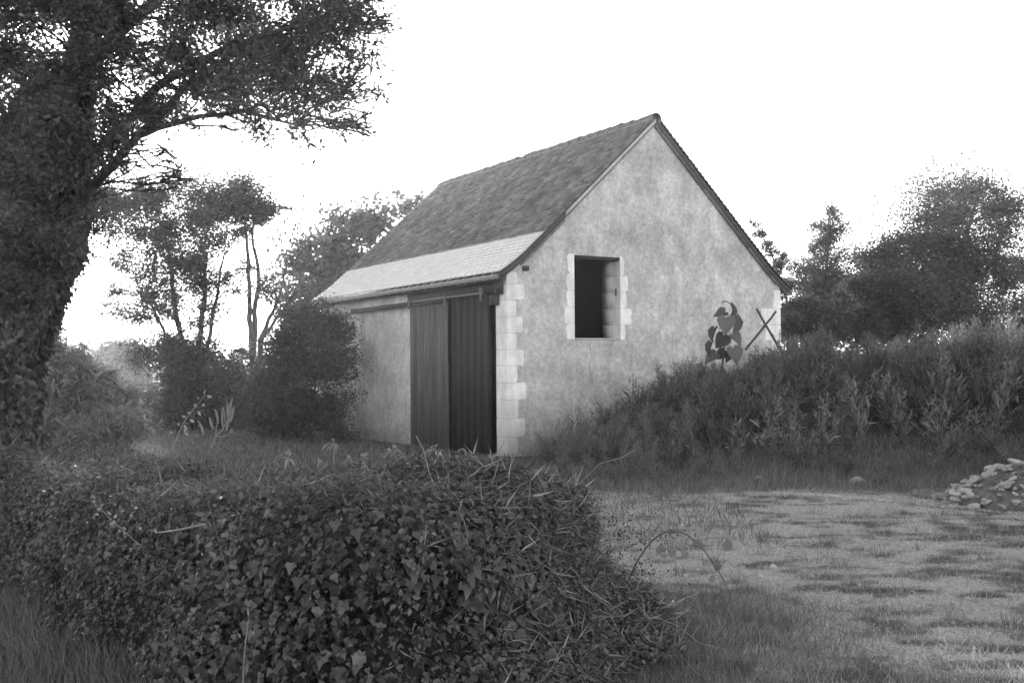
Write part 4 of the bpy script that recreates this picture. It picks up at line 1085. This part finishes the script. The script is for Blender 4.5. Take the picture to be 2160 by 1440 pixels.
# ------------------------------------------------------------------ weeds on the mound
def weed_proto(h, nb, up, nl, lw, rng):
    g = Geo()
    stem = path((0, 0, -.05), (rng.normal() * .10 * h, rng.normal() * .10 * h, h), 7, .12)
    g.tube(stem, np.linspace(.006, .002, 7), 3, .35)
    for i in range(nb):
        t = .12 + .88 * i / nb; k = t * 6; j = min(5, int(k)); p = stem[j] + (stem[j + 1] - stem[j]) * (k - j)
        an = i * 2.4 + rng.normal() * .4; L_ = h * (.36 * (1 - t) + .10) * rng.uniform(.7, 1.2)
        d = unit(np.array([math.cos(an), math.sin(an), up + rng.normal() * .2])); e = p + d * L_
        q = rng.uniform(.1, 1.05, nl)[:, None]
        P = p + (e - p) * q + np.array([0, 0, .10 * L_]) * q * q
        g.leaves(p[None], rvec(1, rng), d[None], L_, (T_NARROW[0] * np.array([.10, 1, .6]), T_NARROW[1]), .4)
        g.leaves(P, rvec(nl, rng), d + .75 * rvec(nl, rng) + np.array([0, 0, .35]), L_ * rng.uniform(.34, .62, nl) * lw, T_NARROW, np.clip(.35 + .4 * t + rng.normal(size=nl) * .15, 0, 1))
    V = np.concatenate(g.V); A_ = np.concatenate(g.A)
    f3 = np.concatenate(g.F3) if g.F3 else np.zeros((0, 3), int); f4 = np.concatenate(g.F4) if g.F4 else np.zeros((0, 4), int)
    return V, f3, f4, A_
wr = np.random.default_rng(5)
protos_w = [weed_proto(.75, 15, 1.1, 9, 1.0, wr), weed_proto(.62, 16, .8, 9, 1.1, wr), weed_proto(.85, 16, 1.5, 9, .9, wr), weed_proto(.5, 13, .7, 9, 1.2, wr), weed_proto(.95, 20, 1.9, 8, .8, wr)]
def plant_many(geo, P, which, rz, sc, lean, tone, B=np.zeros(3)):
    for v, (V, f3, f4, A_) in enumerate(protos_w):
        m = np.where(which == v)[0]
        if not len(m): continue
        c, s = np.cos(rz[m]), np.sin(rz[m])
        x = (V[None, :, 0] * c[:, None] - V[None, :, 1] * s[:, None]) * sc[m][:, None] + lean[m, 0:1] * V[None, :, 2]
        y = (V[None, :, 0] * s[:, None] + V[None, :, 1] * c[:, None]) * sc[m][:, None] + lean[m, 1:2] * V[None, :, 2]
        z = V[None, :, 2] * sc[m][:, None]
        W = np.stack([x, y, z], -1) + P[m][:, None, :] - B
        k = len(V); off = np.arange(len(m))[:, None, None] * k
        geo.add2(W.reshape(-1, 3), (f3[None] + off).reshape(-1, 3), (f4[None] + off).reshape(-1, 4), np.clip(A_[None] + tone[m][:, None], 0, 1).ravel())
def mound_pts(n, y0, y1, x0, x1):
    """random spots on the mound, outside the barn"""
    out = []
    while len(out) < n:
        x, y = RNG.uniform(x0, x1), RNG.uniform(y0, y1)
        hgt = float(gz(x, y)); bx, by = w2b(x, y)
        edge = 14.05 + .35 * math.sin(x * 2.3) + .3 * math.sin(x * 5.1 + 1)
        if y < edge or (by > -.10 and bx < BW + .3 and bx > -.3): continue
        if x < .15 + .05 * (y - 15): continue
        if bx < .12 and by > -.5: continue
        pxx = 1080 + x / y * F_PX
        if 1490 < pxx < 1560 and 17.2 < y < 18.9: continue
        pr = min(1, (.5 if x < 3 else .25) + hgt * 1.3)
        if random.random() > pr: continue
        out.append((x, y, hgt))
    return np.array(out)
P = mound_pts(2150, 13.6, 23.5, .5, 11.5); n_ = len(P)
hp = P[:, 2]
scl = (.55 + .52 * sstep(.1, 1.1, hp)) * RNG.uniform(.45, 1.4, n_) * (.55 + .9 * fbm(P[:, 0] * .8, P[:, 1] * .8, 81))
pxx = 1080 + P[:, 0] / P[:, 1] * F_PX
scl = np.where((pxx > 1468) & (pxx < 1588) & (P[:, 1] > 15.2), np.clip(np.minimum(scl, (1.62 - hp) / .85), .12, 2), scl)
def crest_z(x, y):
    px = 1080 + np.asarray(x) / np.asarray(y) * F_PX
    py = np.interp(px, [1090, 1150, 1250, 1350, 1450, 1560, 1650, 1700, 1760, 1850, 1950, 2050, 2160, 2400], [955, 925, 840, 790, 768, 768, 725, 714, 740, 735, 720, 704, 692, 690])
    return EYE + (HOR - py) / F_PX * 18.6
scl = np.clip(np.minimum(scl, (crest_z(P[:, 0], P[:, 1]) * RNG.uniform(.86, 1.06, n_) - hp) / .82), .15, 2)
g = Geo(); plant_many(g, P, RNG.integers(0, 5, n_), RNG.uniform(0, 6.28, n_), scl, RNG.normal(size=(n_, 2)) * .14, (fbm(P[:, 0] * .9, P[:, 1] * .9, 82) - .5) * .9)
wd = g.build('mound_weeds', M['weed'], kind='stuff'); wd['label'] = 'mass of feathery weeds covering the mound'
# separate plants that stand out, paler and taller
gp = []
for v in range(5):
    V, f3, f4, A_ = protos_w[v]; g = Geo(); g.add2(V, f3, f4, A_); gp.append(g)
ORD = 'first second third fourth fifth sixth seventh eighth ninth tenth eleventh twelfth thirteenth fourteenth fifteenth sixteenth seventeenth eighteenth nineteenth twentieth'.split()
WSP = [(1880, 820, 15.6, 1.25), (1915, 850, 15.3, 1.2), (1950, 830, 15.4, 1.3), (1905, 800, 16.0, 1.2), (1980, 800, 15.6, 1.2), (1640, 900, 15.2, 1.1), (1600, 880, 15.3, 1.1), (1680, 930, 15.0, 1.0), (1730, 920, 15.1, 1.1), (1760, 890, 15.3, 1.1), (2060, 850, 15.2, 1.2), (2100, 820, 15.5, 1.2), (1990, 900, 15.0, 1.1), (2130, 770, 16.0, 1.2),
       (1390, 800, 17.2, .9), (1345, 830, 17.0, .8), (1445, 770, 17.6, .9), (1470, 790, 17.4, .9), (1660, 740, 17.6, 1.0), (1690, 735, 17.8, 1.0), (2040, 740, 17.5, 1.1), (2000, 760, 17.2, 1.0), (1240, 860, 18.0, .75), (1255, 820, 18.2, 1.0), (1550, 900, 15.3, 1.0), (1820, 870, 15.2, 1.1)]
pw = {}
crest_n = foot_n = 0
for i, (px, py, Y, s) in enumerate(sorted(WSP)):
    if Y > 16.5: lab = ORD[crest_n] + ' tall feathery weed along the crest of the mound, counting from the barn door'; crest_n += 1
    else: lab = ORD[foot_n] + ' tall pale weed along the foot of the mound, counting from the barn door'; foot_n += 1
    x = gx(px, Y); z = float(gz(x, Y))
    v = i % 5
    root = empty('tall_weed', (x, Y, z - .02), lab, 'weed', 'tall feathery weeds on the mound')
    if v not in pw:
        o = gp[v].build('plant', M['palweed'], root); pw[v] = o
    else:
        o = copy_of(pw[v], root)
    o.rotation_euler = (random.uniform(-.12, .12), random.uniform(-.12, .12), random.uniform(0, 6.28)); s = max(.4, min(s, (float(crest_z(x, Y)) * 1.03 - z) / .80)); o.scale = (s, s, s)

# big-leaved sapling on the mound
Yc = 18.3
b = at(1524, 800, Yc); b[2] = float(gz(b[0], Yc)) - .03
cat_ = empty('catalpa_sapling', b, 'young sapling with huge heart-shaped leaves before the gable wall', 'sapling')
S = np.array([b, at(1523, 775, Yc), at(1526, 750, Yc), at(1529, 725, Yc), at(1533, 700, Yc), at(1538, 675, Yc), at(1546, 655, Yc), at(1549, 645, Yc)])
g = Geo(); g.tube(S - b, np.linspace(.022, .008, len(S)), 6, .3); g.build('stem', M['stick'], cat_, smooth=True)
def big_leaf(base_px, tip_px, width_px, face, tone, dy=0.0):
    p0, p1 = at(base_px[0], base_px[1], Yc + dy), at(tip_px[0], tip_px[1], Yc + dy - .06)
    L_ = np.linalg.norm(p1 - p0); t_ = (p1 - p0) / L_
    tv = T_HEART[0].copy(); tv[:, 0] *= width_px * Yc / F_PX / L_ / max(.35, abs(face[1]))
    g = Geo(); g.leaves((p0 - b)[None], np.array([face], float), t_[None], L_, (tv, T_HEART[1]), tone)
    # stalk back to the stem
    j = np.argmin(np.linalg.norm(S - p0 - np.array([0, 0, -.05]), axis=1)); g.tube(path(S[j], p0, 4, .1, .08) - b, .005, 4, .2)
    g.build('leaf', M['catalpa'], cat_)
big_leaf((1531, 657), (1505, 668), 20, (.1, -.8, .5), .35)
big_leaf((1532, 668), (1530, 706), 40, (-.1, -1, .15), .8, -.15)
big_leaf((1551, 664), (1540, 712), 26, (.75, -.6, .1), .3, .1)
big_leaf((1546, 664), (1556, 637), 15, (.75, -.6, 0), .3, .05)
big_leaf((1508, 690), (1493, 718), 12, (-.85, -.4, .3), .3)
big_leaf((1500, 720), (1482, 747), 10, (-.9, -.35, .2), .25)
big_leaf((1528, 706), (1517, 737), 36, (.2, -.9, -.25), .3, -.05)
big_leaf((1544, 704), (1566, 728), 24, (.3, -.8, .4), .7)
big_leaf((1545, 732), (1556, 769), 36, (.3, -.9, .25), .75, -.1)
big_leaf((1528, 738), (1516, 760), 24, (-.1, -.9, -.3), .3, .05)
big_leaf((1512, 745), (1484, 762), 24, (-.35, -.8, .5), .6)
big_leaf((1540, 740), (1534, 765), 20, (.2, -.9, 0), .3, .1)
g = Geo(); g.tube(np.array([at(1523, 639, Yc), at(1528, 635, Yc), at(1535, 637, Yc), at(1541, 641, Yc), at(1546, 652, Yc)]) - b, .010, 5, .2); g.build('curled_leaf', M['catalpa'], cat_)

# crossed sticks
def stick(p0, p1, Y, lab, r=.024):
    a, c = at(*p0, Y), at(*p1, Y + .1)
    P = path(a, c, 7, .03); bb = P[-1]
    g = Geo(); g.tube(P - bb, np.linspace(r * .9, r, 7), 7, .4)
    o = g.build('stick', M['stick'], smooth=True); o.location = Vector(bb)
    return tag(o, lab, 'stick', 'crossed sticks by the barn corner')
stick((1596, 651), (1648, 742), 20.0, 'stick with its top leaning left, one of two crossed by the barn corner')
stick((1637, 656), (1572, 738), 20.08, 'stick with its top leaning right, one of two crossed by the barn corner')

# ------------------------------------------------------------------ stones and rubble
def rock_mesh(name, rng, sx=1, sy=1, sz=.7):
    bm = bmesh.new(); bmesh.ops.create_icosphere(bm, subdivisions=2, radius=.5)
    ax = rvec(11, rng); dd = rng.uniform(.22, .40, 11)
    for v in bm.verts:
        p = np.array(v.co)
        for a_, d_ in zip(ax, dd):
            e = p @ a_ - d_
            if e > 0: p = p - a_ * e * .97
        p = p * (1 + .04 * (rng.random() - .5))
        v.co = Vector((p[0] * sx, p[1] * sy, p[2] * sz))
    me = bpy.data.meshes.new(name); bm.to_mesh(me); bm.free()
    a_ = me.attributes.new('tone', 'FLOAT', 'POINT'); a_.data.foreach_set('value', [float(rng.uniform(.1, .9))] * len(me.vertices))
    me.materials.append(M['rock']); return me
rr_ = np.random.default_rng(3)
rmesh = [rock_mesh('stone', rr_, 1, rr_.uniform(.7, 1), rr_.uniform(.55, .85)) for _ in range(8)]
def heap_h(x, y):
    d = np.hypot((x - 6.7) / 1.75, (y - 12.35) / 1.15)
    return .74 * np.clip(1 - d, 0, 1) ** .85 + .07 * (fbm(x * 4, y * 4, 91) - .5) * (d < 1)
heap = empty('rubble_heap', (6.5, 12.3, 0), 'heap of soil and broken limestone rubble at the foot of the weedy mound', 'rubble heap')
HPB = np.array([6.5, 12.3, 0.])
hx2 = np.arange(4.5, 8.6, .06); hy2 = np.arange(10.9, 13.8, .06); X2, Y2 = np.meshgrid(hx2, hy2)
Z2 = heap_h(X2, Y2); Z2 = np.where(Z2 > .005, Z2, -.06)
ii = np.arange(Z2.size).reshape(Z2.shape); Fq = np.stack([ii[:-1, :-1], ii[:-1, 1:], ii[1:, 1:], ii[1:, :-1]], -1).reshape(-1, 4)
g = Geo(); g.add(np.stack([X2, Y2, Z2], -1).reshape(-1, 3) - HPB, Fq); g.build('soil', M['soil'], heap, smooth=True)
def put_stone(parent, x, y, z, s, base=np.zeros(3)):
    o = bpy.data.objects.new('stone', random.choice(rmesh)); COL.objects.link(o); o.parent = parent
    o.location = Vector(np.array([x, y, z]) - base); o.scale = (s, s * random.uniform(.7, 1), s * random.uniform(.7, 1)); o.rotation_euler = (random.uniform(-.5, .5), random.uniform(-.5, .5), random.uniform(0, 6.28))
    return o
for i in range(560):
    a_ = random.uniform(0, 6.28); q = math.sqrt(random.random()) * 1.02
    x, y = 6.7 + 1.75 * q * math.cos(a_), 12.35 + 1.15 * q * math.sin(a_)
    if y > 12.9: continue
    s = random.choice((.05, .06, .07, .08, .10, .12, .15, .2)) * random.uniform(.8, 1.15)
    put_stone(heap, x, y, max(0, float(heap_h(x, y))) + s * .22, s, HPB)
o = put_stone(heap, *at(2088, 993, 12.2), .36, HPB); o.rotation_euler = (.2, -.75, .2); o.scale = (.25, .14, .11)
o = put_stone(heap, *at(2012, 1040, 11.9), .20, HPB); o.scale = (.17, .16, .14)
o = put_stone(heap, *at(2045, 1042, 11.8), .14, HPB)
o = put_stone(heap, *at(2140, 972, 12.3), .36, HPB); o.scale = (.22, .16, .12)
def lone(px, py, Y, s, lab):
    o = bpy.data.objects.new('stone', rmesh[0 if px < 1700 else 3]); COL.objects.link(o)
    p = at(px, py, Y); o.location = Vector((p[0], p[1], float(gz(p[0], p[1])) + s * .22)); o.scale = (s, s * .8, s * .85); o.rotation_euler = (0, 0, .4)
    return tag(o, lab, 'stone', 'loose stones at the foot of the mound')
lone(1599, 1008, 14.6, .17, 'small pale stone in the grass at the foot of the weedy mound')
lone(1808, 1022, 14.2, .32, 'larger grey stone half hidden in grass at the foot of the mound')
# gravel streak
n_ = 2600
x = RNG.uniform(3.3, 6.6, n_); y = 13.2 - .83 * (x - 3.65) + RNG.normal(size=n_) * .12
g = Geo(); g.leaves(np.stack([x, y, gz(x, y) + .01], -1), rvec(n_), rvec(n_), RNG.uniform(.012, .045, n_), sph, RNG.uniform(.4, 1, n_)); g.build('gravel', M['rock'], kind='stuff')

n_ = 15000
x = RNG.uniform(.6, 8.2, n_); y = 5 + 10 * RNG.uniform(0, 1, n_) ** 1.4
k_ = (poly_dist(x, y) < -.1) & (RNG.uniform(size=n_) < .15 + bare(x, y)); x, y = x[k_], y[k_]; n_ = len(x)
g = Geo(); g.leaves(np.stack([x, y, gz(x, y) + .003], -1), rvec(n_), rvec(n_), np.exp(RNG.normal(math.log(.012), .55, n_)), sph, RNG.uniform(0, 1, n_)); g.build('pebbles', M['rock'], kind='stuff')
# ------------------------------------------------------------------ grass
def blade(w): return (T_BLADE[0] * np.array([w / .044, 1, 1]), T_BLADE[1])
def grass(name, x, y, z, length, mat, w, lean=.45, tone=None):
    n_ = len(x); an = RNG.uniform(0, 2 * math.pi, n_)
    N_ = np.stack([np.cos(an), np.sin(an), RNG.uniform(-.1, .3, n_)], -1)
    T_ = np.array([0, 0, 1.]) + lean * RNG.normal(size=(n_, 3))
    g = Geo(); g.leaves(np.stack([x, y, z], -1), N_, T_, length, blade(w), np.clip(RNG.normal(.5, .25, n_), 0, 1) if tone is None else tone)
    return g
def scatter(n, x0, x1, y0, y1, wf, ypow=1.0):
    xs_, ys_ = [], []
    tot = 0
    while tot < n:
        x = RNG.uniform(x0, x1, n); y = y0 + (y1 - y0) * RNG.uniform(0, 1, n) ** ypow
        k = RNG.uniform(0, 1, n) < wf(x, y)
        xs_.append(x[k]); ys_.append(y[k]); tot += int(k.sum())
    return np.concatenate(xs_)[:n], np.concatenate(ys_)[:n]
def outside(x, y): return (poly_dist(x, y) < .05).astype(float) * (np.abs(x) < .52 * y + .3)
# green and dry turf of the clearing
x, y = scatter(60000, .2, 8.5, 4.9, 15.5, lambda x, y: outside(x, y) * np.clip(1.15 - 1.6 * bare(x, y), .03, 1), 1.5)
L_ = RNG.uniform(.015, .05, len(x)) * (1 + 1.0 * sstep(6.4, 5.0, y + .4 * x)) * (1 + 1.2 * sstep(13.2, 14.6, y))
grass('', x, y, gz(x, y) - .004, L_, None, .06).build('clearing_grass', M['turf'], kind='stuff')
x, y = scatter(90000, .2, 8.5, 4.9, 14.5, lambda x, y: outside(x, y) * np.clip(bare(x, y) * 1.3, .05, 1), 1.5)
grass('', x, y, gz(x, y) - .004, RNG.uniform(.02, .065, len(x)), None, .05, 2.2, np.clip(RNG.normal(.45, .33, len(x)), 0, 1)).build('dry_grass', M['drygrass'], kind='stuff')
x0_, y0_ = scatter(330, .4, 8.2, 5.0, 14.2, lambda x, y: outside(x, y) * (poly_dist(x, y) < -.1) * (.25 + .75 * (bare(x, y) < .55)), 1.5)
x = np.repeat(x0_, 26) + RNG.normal(size=330 * 26) * np.repeat(RNG.uniform(.02, .07, 330), 26); y = np.repeat(y0_, 26) + RNG.normal(size=330 * 26) * np.repeat(RNG.uniform(.02, .06, 330), 26)
grass('', x, y, gz(x, y) - .004, RNG.uniform(.04, .12, len(x)) * np.repeat(RNG.uniform(.6, 1.3, 330), 26), None, .045, .55, np.clip(np.repeat(RNG.uniform(0, 1, 330), 26) + RNG.normal(size=330 * 26) * .15, 0, 1)).build('grass_tufts', M['turf'], kind='stuff')
# tall grass at the foot of the mound and round the barn door
x, y = scatter(26000, .1, 8.5, 13.3, 17, lambda x, y: np.exp(-((y - 14.6 - .25 * np.sin(x * 2.3)) / .75) ** 2) * (.4 + .8 * fbm(x * 2, y * 2, 95)))
grass('', x, y, gz(x, y) - .01, RNG.uniform(.06, .22, len(x)), None, .035, .45).build('long_grass', M['turf'], kind='stuff')
# meadow behind the hedge
x, y = scatter(42000, -14, 2.5, 9.5, 30, lambda x, y: outside(x, y) * ((w2b(x, y)[1] < -.1) | (w2b(x, y)[0] < -.15)))
grass('', x, y, gz(x, y) - .01, RNG.uniform(.05, .14, len(x)), None, .10, .6).build('meadow_grass', M['grass'], kind='stuff')
# grass at the foot of the hedge, near the camera
x, y = scatter(26000, -4.2, -.9, 4.2, 8.2, lambda x, y: (poly_dist(x, y) < .12) * (np.abs(x) < .52 * y + .3))
grass('', x, y, gz(x, y) - .005, RNG.uniform(.06, .20, len(x)) * (1 + .5 * sstep(.4, 0, -poly_dist(x, y))), None, .035, .5).build('verge_grass', M['grass'], kind='stuff')
x, y = scatter(15000, -.2, 2.9, 4.2, 7.6, lambda x, y: (poly_dist(x, y) < .15) * (np.abs(x) < .52 * y + .3) * sstep(1.5, .1, -poly_dist(x, y)))
grass('', x, y, gz(x, y) - .005, RNG.uniform(.04, .15, len(x)), None, .03, .8).build('verge_grass', M['grass'], kind='stuff')
# single dry stalks in the near turf
DS = [([(1876, 1460), (1876, 1400), (1878, 1347)], 'upright'), ([(1925, 1460), (1955, 1410), (1985, 1385), (2015, 1362)], 'long, bent to the right'), ([(1895, 1390), (1915, 1355), (1925, 1340)], 'short, leaning right'), ([(1590, 1440), (1605, 1380), (1602, 1330)], 'thin, beside the brambles')]
for pts, lab in DS:
    cane_plant('dry_stalk', 'dry grass stalk in the near turf, ' + lab, 'stalk', [(px, py, 5.3) for px, py in pts], .003, M['dry'], group='dry stalks in the near turf')

# ------------------------------------------------------------------ air
bm = bmesh.new(); bmesh.ops.create_cube(bm, size=1)
me = bpy.data.meshes.new('haze'); bm.to_mesh(me); bm.free()
hz = bpy.data.objects.new('haze', me); COL.objects.link(hz)
hz.scale = (780, 780, 11.5); hz.location = (0, 0, 4.25); hz['kind'] = 'stuff'
hm = bpy.data.materials.new('haze'); hm.use_nodes = True
nt = hm.node_tree
for n in list(nt.nodes): nt.nodes.remove(n)
ov = nt.nodes.new('ShaderNodeOutputMaterial'); pv = nt.nodes.new('ShaderNodeVolumePrincipled')
pv.inputs['Color'].default_value = g3(.95); pv.inputs['Density'].default_value = .0010; pv.inputs['Anisotropy'].default_value = .82
nt.links.new(pv.outputs[0], ov.inputs['Volume'])
me.materials.append(hm)
